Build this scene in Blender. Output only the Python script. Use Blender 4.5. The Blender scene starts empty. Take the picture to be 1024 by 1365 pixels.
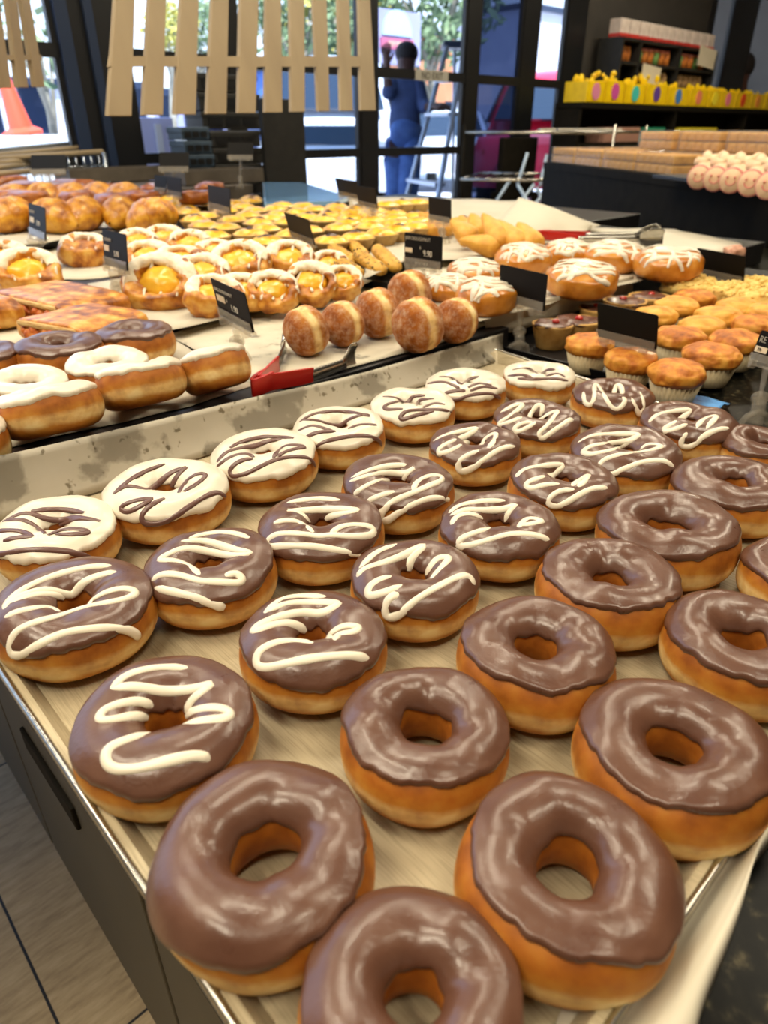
import bpy, bmesh, math, random
from mathutils import Vector, Matrix, noise
R = math.radians
PI = math.pi
random.seed(7)
C = bpy.context.scene.collection
sc = bpy.context.scene

# ------------------------------------------------------------------ camera
CAMZ, F, PITCH = 1.10, 910.0, 29.3
cp, sp = math.cos(R(PITCH)), math.sin(R(PITCH))
cam_d = bpy.data.cameras.new('camera')
cam = bpy.data.objects.new('camera', cam_d); C.objects.link(cam)
cam.location = (0, 0, CAMZ); cam.rotation_euler = (R(90 - PITCH), 0, 0)
cam_d.sensor_fit = 'VERTICAL'; cam_d.sensor_height = 36.0; cam_d.lens = F / 1365 * 36.0
cam_d.clip_start = 0.02; cam_d.clip_end = 400
cam_d.dof.use_dof = True; cam_d.dof.focus_distance = 0.52; cam_d.dof.aperture_fstop = 9.0
sc.camera = cam
EYE = Vector((0, 0, CAMZ))
E1 = Vector((math.cos(R(43.4)), math.sin(R(43.4)), 0)); E2 = Vector((-E1.y, E1.x, 0))
YAW = R(43.4)
def W(s, t, z): return E1 * s + E2 * t + Vector((0, 0, z))
def ray(x, y):
    u, v = (x - 512) / F, (y - 682.5) / F
    return Vector((u, cp - v * sp, -sp - v * cp))
def onz(x, y, z):
    d = ray(x, y); return EYE + d * ((z - CAMZ) / d.z)
def ont(x, y, t):
    d = ray(x, y); return EYE + d * (t / d.dot(E2))
def atd(x, y, dep): return EYE + ray(x, y) * dep
def depth(p): p = p - EYE; return p.y * cp - p.z * sp
def stof(p): return p.dot(E1), p.dot(E2)

# ------------------------------------------------------------------ materials
def lin(h):
    h = h.lstrip('#'); o = []
    for i in (0, 2, 4):
        c = int(h[i:i + 2], 16) / 255
        o.append(c / 12.92 if c <= .04045 else ((c + .055) / 1.055) ** 2.4)
    return (*o, 1)
def newmat(name):
    m = bpy.data.materials.new(name); m.use_nodes = True
    nt = m.node_tree; b = nt.nodes['Principled BSDF']
    return m, nt, b
def ramp(nt, stops):
    n = nt.nodes.new('ShaderNodeValToRGB'); cr = n.color_ramp
    while len(cr.elements) < len(stops): cr.elements.new(.5)
    for e, (p, c) in zip(cr.elements, stops):
        e.position = p; e.color = lin(c) if isinstance(c, str) else c
    return n
def mott(name, stops, scale=30, rough=.6, bump=0, bscale=None, spec=.5, metal=0, detail=3, coat=0, sheen=0, stretch=None, sss=0, rvar=0):
    """object-space mottled colour with optional bump"""
    m, nt, b = newmat(name)
    tc = nt.nodes.new('ShaderNodeTexCoord'); src = tc.outputs['Object']
    if stretch:
        mp = nt.nodes.new('ShaderNodeMapping'); mp.inputs['Scale'].default_value = stretch
        nt.links.new(src, mp.inputs['Vector']); src = mp.outputs['Vector']
    n = nt.nodes.new('ShaderNodeTexNoise'); n.inputs['Scale'].default_value = scale; n.inputs['Detail'].default_value = detail
    nt.links.new(src, n.inputs['Vector'])
    if isinstance(stops, str): b.inputs['Base Color'].default_value = lin(stops)
    else:
        r = ramp(nt, stops); nt.links.new(n.outputs['Fac'], r.inputs['Fac']); nt.links.new(r.outputs['Color'], b.inputs['Base Color'])
    b.inputs['Roughness'].default_value = rough; b.inputs['Metallic'].default_value = metal
    b.inputs['Specular IOR Level'].default_value = spec; b.inputs['Coat Weight'].default_value = coat
    b.inputs['Coat Roughness'].default_value = .15
    if rvar:
        mr = nt.nodes.new('ShaderNodeMapRange'); mr.inputs['To Min'].default_value = rough - rvar; mr.inputs['To Max'].default_value = rough + rvar
        nt.links.new(n.outputs['Fac'], mr.inputs['Value']); nt.links.new(mr.outputs['Result'], b.inputs['Roughness'])
    if bump:
        n2 = nt.nodes.new('ShaderNodeTexNoise'); n2.inputs['Scale'].default_value = bscale or scale * 3; n2.inputs['Detail'].default_value = 4
        nt.links.new(src, n2.inputs['Vector'])
        bp = nt.nodes.new('ShaderNodeBump'); bp.inputs['Strength'].default_value = bump; bp.inputs['Distance'].default_value = .002
        nt.links.new(n2.outputs['Fac'], bp.inputs['Height']); nt.links.new(bp.outputs['Normal'], b.inputs['Normal'])
    if sss:
        b.inputs['Subsurface Weight'].default_value = sss; b.inputs['Subsurface Radius'].default_value = (.004, .002, .001); b.inputs['Subsurface Scale'].default_value = 1
    return m
def plain(name, c, rough=.5, metal=0, spec=.5, emit=None, es=1, coat=0):
    m, nt, b = newmat(name); b.inputs['Base Color'].default_value = lin(c); b.inputs['Roughness'].default_value = rough
    b.inputs['Metallic'].default_value = metal; b.inputs['Specular IOR Level'].default_value = spec; b.inputs['Coat Weight'].default_value = coat
    if emit: b.inputs['Emission Color'].default_value = lin(emit); b.inputs['Emission Strength'].default_value = es
    return m
def belted(name, top, mid, pale, zc, hw, axis='Z', rough=.6, sugar=False):
    """fried dough: brown, with the pale ring that never touched the oil"""
    m, nt, b = newmat(name)
    L = nt.links.new; N = nt.nodes.new
    tc = N('ShaderNodeTexCoord'); sx = N('ShaderNodeSeparateXYZ'); L(tc.outputs['Object'], sx.inputs[0])
    n = N('ShaderNodeTexNoise'); n.inputs['Scale'].default_value = 38; n.inputs['Detail'].default_value = 3; L(tc.outputs['Object'], n.inputs['Vector'])
    a = N('ShaderNodeMath'); a.operation = 'MULTIPLY_ADD'; a.inputs[1].default_value = hw * 1.9; a.inputs[2].default_value = -zc - hw * .95; L(n.outputs['Fac'], a.inputs[0])
    s = N('ShaderNodeMath'); s.operation = 'ADD'; L(sx.outputs[axis], s.inputs[0]); L(a.outputs[0], s.inputs[1])
    ab = N('ShaderNodeMath'); ab.operation = 'ABSOLUTE'; L(s.outputs[0], ab.inputs[0])
    if axis == 'Z':
        cb = N('ShaderNodeCombineXYZ'); L(sx.outputs['X'], cb.inputs[0]); L(sx.outputs['Y'], cb.inputs[1])
        ln = N('ShaderNodeVectorMath'); ln.operation = 'LENGTH'; L(cb.outputs[0], ln.inputs[0])
        rm = N('ShaderNodeMapRange'); rm.inputs['From Min'].default_value = .020; rm.inputs['From Max'].default_value = .030; rm.inputs['To Min'].default_value = hw * 4; rm.inputs['To Max'].default_value = 0; L(ln.outputs['Value'], rm.inputs['Value'])
        ad = N('ShaderNodeMath'); ad.operation = 'ADD'; L(ab.outputs[0], ad.inputs[0]); L(rm.outputs['Result'], ad.inputs[1]); ab = ad
    mr = N('ShaderNodeMapRange'); mr.inputs['From Max'].default_value = hw * 4; L(ab.outputs[0], mr.inputs['Value'])
    r = ramp(nt, [(0, pale), (.13, pale), (.34, mid), (.62, top)]); L(mr.outputs['Result'], r.inputs['Fac'])
    n2 = N('ShaderNodeTexNoise'); n2.inputs['Scale'].default_value = 65; n2.inputs['Detail'].default_value = 6; L(tc.outputs['Object'], n2.inputs['Vector'])
    mx = N('ShaderNodeMix'); mx.data_type = 'RGBA'; mx.blend_type = 'MULTIPLY'; mx.inputs['Factor'].default_value = .7
    r2 = ramp(nt, [(.32, '#a87444'), (.5, '#e8cca8'), (.66, '#ffffff')]); L(n2.outputs['Fac'], r2.inputs['Fac']); L(r.outputs['Color'], mx.inputs['A']); L(r2.outputs['Color'], mx.inputs['B'])
    out = mx.outputs['Result']
    if sugar:
        n3 = N('ShaderNodeTexNoise'); n3.inputs['Scale'].default_value = 75; n3.inputs['Detail'].default_value = 12; n3.inputs['Roughness'].default_value = .85; L(tc.outputs['Object'], n3.inputs['Vector'])
        r3 = ramp(nt, [(.46, (0, 0, 0, 1)), (.72, (.6, .6, .6, 1))]); L(n3.outputs['Fac'], r3.inputs['Fac'])
        m2 = N('ShaderNodeMix'); m2.data_type = 'RGBA'; L(r3.outputs['Color'], m2.inputs['Factor']); L(out, m2.inputs['A']); m2.inputs['B'].default_value = lin('#e9dcc6'); out = m2.outputs['Result']
    L(out, b.inputs['Base Color'])
    b.inputs['Roughness'].default_value = rough; b.inputs['Specular IOR Level'].default_value = .35
    bp = N('ShaderNodeBump'); bp.inputs['Strength'].default_value = .35; bp.inputs['Distance'].default_value = .0015; L(n2.outputs['Fac'], bp.inputs['Height']); L(bp.outputs['Normal'], b.inputs['Normal'])
    b.inputs['Subsurface Weight'].default_value = .15; b.inputs['Subsurface Radius'].default_value = (.006, .003, .001); b.inputs['Subsurface Scale'].default_value = 1
    return m
def clear(name, tint='#ffffff', transp=.75, rough=.05, diff='#d8d4cc'):
    m, nt, b = newmat(name); L = nt.links.new
    tr = nt.nodes.new('ShaderNodeBsdfTransparent'); tr.inputs['Color'].default_value = lin(tint)
    mx = nt.nodes.new('ShaderNodeMixShader'); mx.inputs['Fac'].default_value = 1 - transp
    b.inputs['Base Color'].default_value = lin(diff); b.inputs['Roughness'].default_value = rough; b.inputs['Coat Weight'].default_value = .5
    L(tr.outputs[0], mx.inputs[1]); L(b.outputs[0], mx.inputs[2]); L(mx.outputs[0], nt.nodes['Material Output'].inputs['Surface'])
    return m
M = {}
M['dough'] = belted('fried_dough', '#b07024', '#c48c38', '#e8cf94', .0150, .0050)
M['jamdough'] = belted('sugared_dough', '#a8661e', '#bd7e2e', '#f4dea0', .0, .0058, axis='X', rough=.85, sugar=True)
M['choc'] = mott('milk_chocolate_icing', [(.3, '#57382b'), (.7, '#634334')], 60, .29, .10, 420, spec=.55, rvar=.04, coat=.12)
M['white_icing'] = mott('white_icing', [(.3, '#d8cebb'), (.7, '#e2d8c5')], 40, .30, .05, 200, spec=.5, coat=.15)
M['white_drizzle'] = mott('white_drizzle', '#e2d8c4', 40, .32, .04, 300)
M['choc_drizzle'] = mott('chocolate_stripe', '#63443c', 40, .30, .04, 300)
M['sugar'] = mott('icing_sugar', [(.3, '#e4d3b4'), (.6, '#f5ecd9')], 120, .9, .5, 300)
M['pastry'] = mott('baked_pastry', [(.34, '#7c3f0c'), (.45, '#b46c18'), (.56, '#d29234'), (.68, '#e2b25a')], 45, .42, .4, 120, coat=.2)
M['croissant'] = mott('croissant_crust', [(.36, '#84440a'), (.5, '#c07e18'), (.64, '#dca436')], 30, .38, .35, 110, coat=.25)
M['custard'] = mott('custard', [(.3, '#e2a01c'), (.7, '#f2c23c')], 60, .28, .1, 100, coat=.3)
M['tartcustard'] = mott('scorched_custard', [(.25, '#4a240c'), (.33, '#c07c14'), (.42, '#eab224'), (.7, '#f8ce48')], 40, .3, .1, 100, coat=.25)
M['scorch'] = mott('scorched_spot', [(.3, '#20100c'), (.7, '#4a2616')], 90, .3, .3, 150)
M['crust'] = mott('tart_crust', [(.3, '#b3853f'), (.7, '#d3ab66')], 60, .7, .3, 150)
M['foil'] = mott('tart_pastry_cup', [(.3, '#a8854c'), (.7, '#c8a468')], 60, .65)
M['muffin'] = mott('muffin_top', [(.28, '#7c3d0c'), (.45, '#b8691a'), (.6, '#d18d2e'), (.8, '#e0a848')], 55, .6, .7, 120)
M['goldmuffin'] = mott('pale_muffin_top', [(.28, '#c07a1c'), (.5, '#de9f3a'), (.8, '#e8b458')], 45, .55, .5, 120)
M['cuppaper'] = mott('paper_muffin_cup', [(.3, '#a99878'), (.7, '#c4b490')], 40, .8)
M['crumble'] = mott('crumble_topping', [(.3, '#cfa64c'), (.7, '#e8cd80')], 90, .8, .6, 200)
M['chocfill'] = mott('dark_nut_filling', [(.3, '#3a211a'), (.6, '#6b4436'), (.8, '#8a6250')], 120, .3, .6, 200, coat=.4)
M['cherry'] = plain('red_cherry', '#a81c10', .2, coat=.6)
M['jam'] = mott('red_jam', [(.3, '#4c120c'), (.7, '#7c2416')], 100, .2, coat=.6)
M['stick'] = mott('sesame_stick_crust', [(.3, '#b07c20'), (.55, '#d09c38'), (.8, '#deb454')], 60, .5, .4, 150)
M['seed'] = plain('dark_seeds', '#3c3018', .6)
M['turnover'] = mott('turnover_crust', [(.3, '#c07e1e'), (.6, '#dba03a'), (.8, '#e6b658')], 40, .5, .3, 100)
M['bun'] = mott('glazed_bun', [(.28, '#97540f'), (.5, '#c27a24'), (.8, '#d89a44')], 40, .3, .25, 90, coat=.4)
M['brown'] = mott('glazed_brown_cake', [(.3, '#7c3c12'), (.6, '#ae6424'), (.8, '#c88238')], 60, .3, .4, 120, coat=.3)
M['filling'] = mott('savoury_filling', [(.3, '#7e3208'), (.5, '#b85a10'), (.75, '#cc8a34')], 90, .55, .9, 150)
M['layers'] = mott('puff_layers', [(.3, '#b5843c'), (.7, '#e0c486')], 60, .7, .5, 300, stretch=(1, 1, 14))
M['paper'] = mott('baking_paper', [(.3, '#bdb5a2'), (.7, '#cbc3b1')], 6, .75, .12, 30)
M['black'] = mott('black_laminate', [(.3, '#15130f'), (.7, '#1d1a15')], 20, .7, spec=.06)
M['blacktray'] = mott('black_tray', [(.3, '#141316'), (.7, '#1e1d1f')], 20, .4, metal=.2)
M['card'] = plain('black_card', '#0e0b08', .6, spec=.15)
M['cardfoot'] = plain('card_footer', '#2a1d14', .6, spec=.2)
M['ink'] = plain('pale_print', '#cfc8b8', .6)
M['greyink'] = plain('grey_print', '#a49c8c', .6)
M['sticker'] = plain('cream_sticker', '#d8c4a4', .6)
M['acrylic'] = clear('clear_acrylic', '#f4f2ee', .82, .06, '#cfc8bc')
M['steel'] = mott('brushed_steel', [(.3, '#a09c94'), (.7, '#c4c0b8')], 60, .25, metal=1, stretch=(1, 12, 12))
M['red'] = plain('red_grip', '#b3160e', .35, coat=.2)
M['chrome'] = plain('chrome_wire', '#b8c0c8', .2, metal=1)
M['wood'] = mott('pale_wood', [(.3, '#8e7c60'), (.7, '#9a886a')], 12, .6, stretch=(1, 1, .1))
M['frame'] = plain('black_window_frame', '#0c0d10', .4)
M['frameblue'] = plain('slate_and_frame_reflection', '#1f2c44', .35)
M['darkwall'] = mott('dark_grey_panel', [(.3, '#2e2b28'), (.7, '#37332f')], 8, .6)
M['crate'] = mott('black_crate', [(.3, '#161616'), (.7, '#22211f')], 20, .5)
M['greycrate'] = mott('slate_crate', [(.3, '#2c3a48'), (.7, '#3c4c5c')], 20, .4)
M['greybin'] = mott('taupe_bin', [(.3, '#4a4238'), (.7, '#584f44')], 20, .6)
M['yellow'] = mott('yellow_packet', [(.3, '#d8b200'), (.7, '#ecc90c')], 20, .35)
def stained_paper():
    m, nt, b = newmat('grease_stained_paper'); L = nt.links.new; N = nt.nodes.new
    tc = N('ShaderNodeTexCoord'); n = N('ShaderNodeTexNoise'); n.inputs['Scale'].default_value = 13; n.inputs['Detail'].default_value = 5; L(tc.outputs['Object'], n.inputs['Vector'])
    r = ramp(nt, [(.40, '#b8b1a2'), (.52, '#b2ab9b'), (.56, '#857e70'), (.8, '#7a7467')]); L(n.outputs['Fac'], r.inputs['Fac'])
    n2 = N('ShaderNodeTexNoise'); n2.inputs['Scale'].default_value = 90; n2.inputs['Detail'].default_value = 2; L(tc.outputs['Object'], n2.inputs['Vector'])
    r2 = ramp(nt, [(.64, '#ffffff'), (.70, '#a8a294')]); L(n2.outputs['Fac'], r2.inputs['Fac'])
    mx = N('ShaderNodeMix'); mx.data_type = 'RGBA'; mx.blend_type = 'MULTIPLY'; mx.inputs['Factor'].default_value = 1
    L(r.outputs['Color'], mx.inputs['A']); L(r2.outputs['Color'], mx.inputs['B']); L(mx.outputs['Result'], b.inputs['Base Color']); b.inputs['Roughness'].default_value = .6
    return m
M['stained'] = stained_paper()
M['sugared'] = mott('sugar_dusted_paper', [(.30, '#6e685c'), (.37, '#8c8678'), (.43, '#bdb5a2'), (.7, '#cbc3b1')], 24, .8, .2, 60, detail=5)
def tray_metal():
    m, nt, b = newmat('scratched_tray_metal'); L = nt.links.new; N = nt.nodes.new
    tc = N('ShaderNodeTexCoord'); acc = None
    def scratch(rot, sc_, lo, hi):
        mp = N('ShaderNodeMapping'); mp.inputs['Rotation'].default_value = (0, 0, rot); mp.inputs['Scale'].default_value = sc_; L(tc.outputs['Object'], mp.inputs['Vector'])
        n = N('ShaderNodeTexNoise'); n.inputs['Scale'].default_value = 95; n.inputs['Detail'].default_value = 4; L(mp.outputs['Vector'], n.inputs['Vector'])
        r = ramp(nt, [(lo, '#7c7058'), (hi, '#ffffff')]); L(n.outputs['Fac'], r.inputs['Fac']); return r.outputs['Color']
    base = N('ShaderNodeTexNoise'); base.inputs['Scale'].default_value = 9; base.inputs['Detail'].default_value = 4; L(tc.outputs['Object'], base.inputs['Vector'])
    rb = ramp(nt, [(.28, '#8c7f66'), (.42, '#b0a285'), (.6, '#bfb193'), (.78, '#d0c3a6')]); L(base.outputs['Fac'], rb.inputs['Fac'])
    cur = rb.outputs['Color']
    for rot, s_, lo, hi in ((.3, (14, .4, 1), .36, .46), (1.9, (12, .35, 1), .36, .46), (-.55, (16, .5, 1), .34, .44), (2.6, (15, .4, 1), .35, .44)):
        mx = N('ShaderNodeMix'); mx.data_type = 'RGBA'; mx.blend_type = 'MULTIPLY'; mx.inputs['Factor'].default_value = .18
        L(cur, mx.inputs['A']); L(scratch(rot, s_, lo, hi), mx.inputs['B']); cur = mx.outputs['Result']
    L(cur, b.inputs['Base Color']); b.inputs['Metallic'].default_value = .12; b.inputs['Roughness'].default_value = .45
    return m
M['tray'] = tray_metal()
def granite():
    m, nt, b = newmat('dark_speckled_granite'); L = nt.links.new; N = nt.nodes.new
    tc = N('ShaderNodeTexCoord'); v = N('ShaderNodeTexVoronoi'); v.inputs['Scale'].default_value = 260; L(tc.outputs['Object'], v.inputs['Vector'])
    n = N('ShaderNodeTexNoise'); n.inputs['Scale'].default_value = 120; n.inputs['Detail'].default_value = 5; L(tc.outputs['Object'], n.inputs['Vector'])
    r = ramp(nt, [(.40, '#080806'), (.54, '#12110d'), (.62, '#2a271d'), (.72, '#5a523e')]); L(n.outputs['Fac'], r.inputs['Fac'])
    L(r.outputs['Color'], b.inputs['Base Color']); b.inputs['Roughness'].default_value = .3; b.inputs['Specular IOR Level'].default_value = .08; return m
M['granite'] = granite()
def floor_mat():
    m, nt, b = newmat('stone_floor_tiles'); L = nt.links.new; N = nt.nodes.new
    tc = N('ShaderNodeTexCoord'); mp = N('ShaderNodeMapping'); mp.inputs['Rotation'].default_value = (0, 0, -YAW); L(tc.outputs['Object'], mp.inputs['Vector'])
    br = N('ShaderNodeTexBrick'); br.offset = .5; br.inputs['Scale'].default_value = 1; br.inputs['Brick Width'].default_value = 1.2; br.inputs['Row Height'].default_value = .6; br.inputs['Mortar Size'].default_value = .0022
    L(mp.outputs['Vector'], br.inputs['Vector'])
    mp2 = N('ShaderNodeMapping'); mp2.inputs['Scale'].default_value = (1, 5, 1); L(mp.outputs['Vector'], mp2.inputs['Vector'])
    n = N('ShaderNodeTexNoise'); n.inputs['Scale'].default_value = 14; n.inputs['Detail'].default_value = 9; n.inputs['Roughness'].default_value = .7; L(mp2.outputs['Vector'], n.inputs['Vector'])
    r = ramp(nt, [(.3, '#9c8562'), (.5, '#bca37c'), (.7, '#d0b890')]); L(n.outputs['Fac'], r.inputs['Fac'])
    mx = N('ShaderNodeMix'); mx.data_type = 'RGBA'; L(br.outputs['Fac'], mx.inputs['Factor']); L(r.outputs['Color'], mx.inputs['A']); mx.inputs['B'].default_value = lin('#1c1915')
    L(mx.outputs['Result'], b.inputs['Base Color']); b.inputs['Roughness'].default_value = .55; return m
M['floor'] = floor_mat()
def glass():
    m, nt, b = newmat('window_glass'); L = nt.links.new; N = nt.nodes.new
    tr = N('ShaderNodeBsdfTransparent'); tr.inputs['Color'].default_value = lin('#e6f0ff'); gl = N('ShaderNodeBsdfGlossy'); gl.inputs['Roughness'].default_value = .02
    fr = N('ShaderNodeFresnel'); fr.inputs['IOR'].default_value = 1.25; mx = N('ShaderNodeMixShader')
    L(fr.outputs[0], mx.inputs['Fac']); L(tr.outputs[0], mx.inputs[1]); L(gl.outputs[0], mx.inputs[2]); L(mx.outputs[0], nt.nodes['Material Output'].inputs['Surface']); return m
M['glass'] = glass()
M['tint'] = clear('dark_tinted_glass', '#5a6a90', .45, .08, '#1a2440')

# ------------------------------------------------------------------ mesh helpers
class MB:
    def __init__(s): s.v = []; s.f = []
    def add(s, vs, fs):
        o = len(s.v); s.v += [tuple(p) for p in vs]; s.f += [tuple(i + o for i in f) for f in fs]
    def grid(s, rows, cu=False, cv=False):
        nr, nc = len(rows), len(rows[0]); vs = [p for r in rows for p in r]; fs = []
        for i in range(nr if cu else nr - 1):
            for j in range(nc if cv else nc - 1):
                i2, j2 = (i + 1) % nr, (j + 1) % nc
                fs.append((i * nc + j, i * nc + j2, i2 * nc + j2, i2 * nc + j))
        s.add(vs, fs)
    def box(s, c, d, M3=None, taper=1.0):
        vs = []
        for z in (-.5, .5):
            k = taper if z > 0 else 1
            for x, y in ((-.5, -.5), (.5, -.5), (.5, .5), (-.5, .5)):
                p = Vector((x * d[0] * k, y * d[1] * k, z * d[2])); p = M3 @ p if M3 else p
                vs.append(Vector(c) + p)
        s.add(vs, [(3, 2, 1, 0), (4, 5, 6, 7), (0, 1, 5, 4), (1, 2, 6, 5), (2, 3, 7, 6), (3, 0, 4, 7)])
    def tube(s, pts, r, n=8, cap=True, flat=None):
        pts = [Vector(p) for p in pts]; rows = []; up0 = Vector((0, 0, 1))
        rr = r if isinstance(r, (list, tuple)) else [r] * len(pts)
        prev = None
        for i, p in enumerate(pts):
            t = (pts[min(i + 1, len(pts) - 1)] - pts[max(i - 1, 0)])
            t = t.normalized() if t.length > 1e-9 else Vector((0, 0, 1))
            a = prev - t * prev.dot(t) if prev is not None else (up0 if abs(t.z) < .9 else Vector((1, 0, 0))) - t * (up0 if abs(t.z) < .9 else Vector((1, 0, 0))).dot(t)
            a.normalize(); prev = a; b = t.cross(a)
            fl = flat or 1
            rows.append([p + (a * math.sin(k * 2 * PI / n) * fl + b * math.cos(k * 2 * PI / n)) * rr[i] for k in range(n)])
        s.grid(rows, cv=True)
        if cap:
            o = len(s.v) - len(rows) * n
            s.f.append(tuple(o + k for k in range(n))[::-1]); s.f.append(tuple(len(s.v) - n + k for k in range(n)))
    def lathe(s, prof, n=32, flute=0, famp=0, c=(0, 0, 0), sx=1, sy=1):
        rows = []
        for (r, z, *fl) in prof:
            fa = fl[0] if fl else 0
            rows.append([Vector((c[0] + sx * r * (1 + fa * math.cos(flute * k * 2 * PI / n)) * math.cos(k * 2 * PI / n), c[1] + sy * r * (1 + fa * math.cos(flute * k * 2 * PI / n)) * math.sin(k * 2 * PI / n), c[2] + z)) for k in range(n)])
        s.grid(rows, cv=True)
    def ball(s, c, r, n=12, m=8, sc=(1, 1, 1), M3=None):
        rows = []
        for i in range(m + 1):
            a = -PI / 2 + PI * i / m
            row = []
            for k in range(n):
                p = Vector((r * sc[0] * math.cos(a) * math.cos(2 * PI * k / n), r * sc[1] * math.cos(a) * math.sin(2 * PI * k / n), r * sc[2] * math.sin(a)))
                row.append(Vector(c) + (M3 @ p if M3 else p))
            rows.append(row)
        s.grid(rows, cv=True)
    def prism(s, poly, z0, z1):
        n = len(poly); vs = [(p[0], p[1], z0) for p in poly] + [(p[0], p[1], z1) for p in poly]
        s.add(vs, [tuple(range(n))[::-1], tuple(range(n, 2 * n))] + [(i, (i + 1) % n, n + (i + 1) % n, n + i) for i in range(n)])
    def build(s, name, mat, parent=None, smooth=True, bevel=0, sub=0, solid=0):
        me = bpy.data.meshes.new(name); me.from_pydata(s.v, [], s.f); me.validate()
        bm = bmesh.new(); bm.from_mesh(me); bmesh.ops.remove_doubles(bm, verts=bm.verts, dist=1e-6); bmesh.ops.recalc_face_normals(bm, faces=bm.faces); bm.to_mesh(me); bm.free()
        if smooth: me.polygons.foreach_set('use_smooth', [True] * len(me.polygons))
        o = bpy.data.objects.new(name, me); C.objects.link(o)
        me.materials.append(M[mat] if isinstance(mat, str) else mat)
        if parent: o.parent = parent
        if solid: md = o.modifiers.new('s', 'SOLIDIFY'); md.thickness = solid; md.offset = 0
        if bevel: md = o.modifiers.new('b', 'BEVEL'); md.width = bevel; md.segments = 2; md.limit_method = 'ANGLE'
        if sub: md = o.modifiers.new('u', 'SUBSURF'); md.levels = sub; md.render_levels = sub
        return o
def tag(o, label, cat, group=None, kind=None):
    if label: o['label'] = label
    if cat: o['category'] = cat
    if group: o['group'] = group
    if kind: o['kind'] = kind
    return o
def thing(name, label, cat, loc=(0, 0, 0), rot=(0, 0, 0), group=None, kind=None):
    o = bpy.data.objects.new(name, None); C.objects.link(o); o.location = loc; o.rotation_euler = rot; o.empty_display_size = .05
    return tag(o, label, cat, group, kind)
def mat_of(o): return Matrix.LocRotScale(o.location, o.rotation_euler, None)
def copy_tree(o, loc=None, rot=None, label=None, group=None, parent=None):
    c = o.copy(); C.objects.link(c)
    if parent: c.parent = parent
    if loc is not None: c.location = loc
    if rot is not None: c.rotation_euler = rot
    if label: c['label'] = label
    if group: c['group'] = group
    for ch in [x for x in C.objects if x.parent == o]: copy_tree(ch, parent=c)
    return c
def setpts(o, pts):  # shift mesh made in world coordinates to a local origin
    pass
def ns(p, k, seed): return noise.noise(Vector((p[0] * k + seed * 7.31, p[1] * k - seed * 3.17, p[2] * k + seed * 1.7)))
def crom(pts, k=5):
    P = [Vector(p) for p in pts]; P = [P[0] * 2 - P[1]] + P + [P[-1] * 2 - P[-2]]; out = []
    for i in range(1, len(P) - 2):
        for j in range(k):
            t = j / k
            out.append(.5 * ((2 * P[i]) + (P[i + 1] - P[i - 1]) * t + (2 * P[i - 1] - 5 * P[i] + 4 * P[i + 1] - P[i + 2]) * t * t + (3 * P[i] - P[i - 1] - 3 * P[i + 1] + P[i + 2]) * t ** 3))
    out.append(P[-2]); return out
ORD = ['first', 'second', 'third', 'fourth', 'fifth', 'sixth', 'seventh', 'eighth', 'ninth', 'tenth', 'eleventh', 'twelfth', 'thirteenth', 'fourteenth', 'fifteenth', 'sixteenth']

# ------------------------------------------------------------------ ring doughnuts
def sg(x, e): return math.copysign(abs(x) ** e, x)
class Ring:
    def __init__(s, D, h, hole, seed, oval=(1, 1)):
        s.Ro = D / 2; s.Ri = s.Ro * hole; s.Rc = (s.Ro + s.Ri) / 2; s.a = (s.Ro - s.Ri) / 2; s.h = h; s.seed = seed
        rr = random.Random(seed); s.hx, s.ha = rr.uniform(-.16, .16), rr.uniform(0, PI)
    def base(s, th, ph, off=0.0):
        c, q = math.cos(ph), math.sin(ph)
        lump = 1 + .034 * ns((math.cos(th), math.sin(th), 0), 1.3, s.seed)
        ins = max(0, -c) * s.Ri * s.hx * math.cos(2 * (th - s.ha))
        r = (s.Rc + s.a * sg(c, .86)) * lump + ins
        z = s.h / 2 * (1 + sg(q, .92))
        if q > 0: z *= 1 + .085 * ns((math.cos(th) * 1.4, math.sin(th) * 1.4, ph * .5), 1.0, s.seed + 3)
        k = .0008 * ns((math.cos(th) * r * 28, math.sin(th) * r * 28, z * 28), 1.0, s.seed + 9) + off
        return r + c * k, z + q * k
    def pt(s, th, ph, off=0.0):
        r, z = s.base(th, ph, off); return Vector((r * math.cos(th), r * math.sin(th), z))
    def table(s, off):
        if getattr(s, '_t', None) is None or s._o != off:
            s._o = off; s._t = []
            for i in range(144):
                th = -PI + 2 * PI * i / 144; s._t.append([(*s.base(th, R(2 + j * 4.1), off), R(2 + j * 4.1)) for j in range(42)])
        return s._t
    def top(s, x, y, off):
        """height of the surface over (x, y), with its angles; None over the hole or outside"""
        th = math.atan2(y, x); r = math.hypot(x, y); col = s.table(off)[int((th + PI) / (2 * PI) * 144 + .5) % 144]
        if r > col[0][0] or r < s.Ri * .6: return None
        for a, b in zip(col, col[1:]):
            if b[0] <= r <= a[0]:
                k = (a[0] - r) / max(1e-9, a[0] - b[0]); return a[1] + (b[1] - a[1]) * k, th, a[2] + (b[2] - a[2]) * k
        return None
    def hit(s, eye, d, off):
        t0 = (s.h * 1.12 - eye.z) / d.z; t1 = -eye.z / d.z; N = 44; prev = t0
        for i in range(N + 1):
            t = t0 + (t1 - t0) * i / N; q = eye + d * t
            if q.x * q.x + q.y * q.y < (s.Ro * 1.12) ** 2:
                k = s.top(q.x, q.y, off)
                if k and q.z <= k[0]:
                    lo, hi = prev, t
                    for _ in range(8):
                        m = (lo + hi) / 2; q2 = eye + d * m; k2 = s.top(q2.x, q2.y, off)
                        if k2 and q2.z <= k2[0]: hi, k = m, k2
                        else: lo = m
                    return k
            prev = t
        return None
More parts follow.
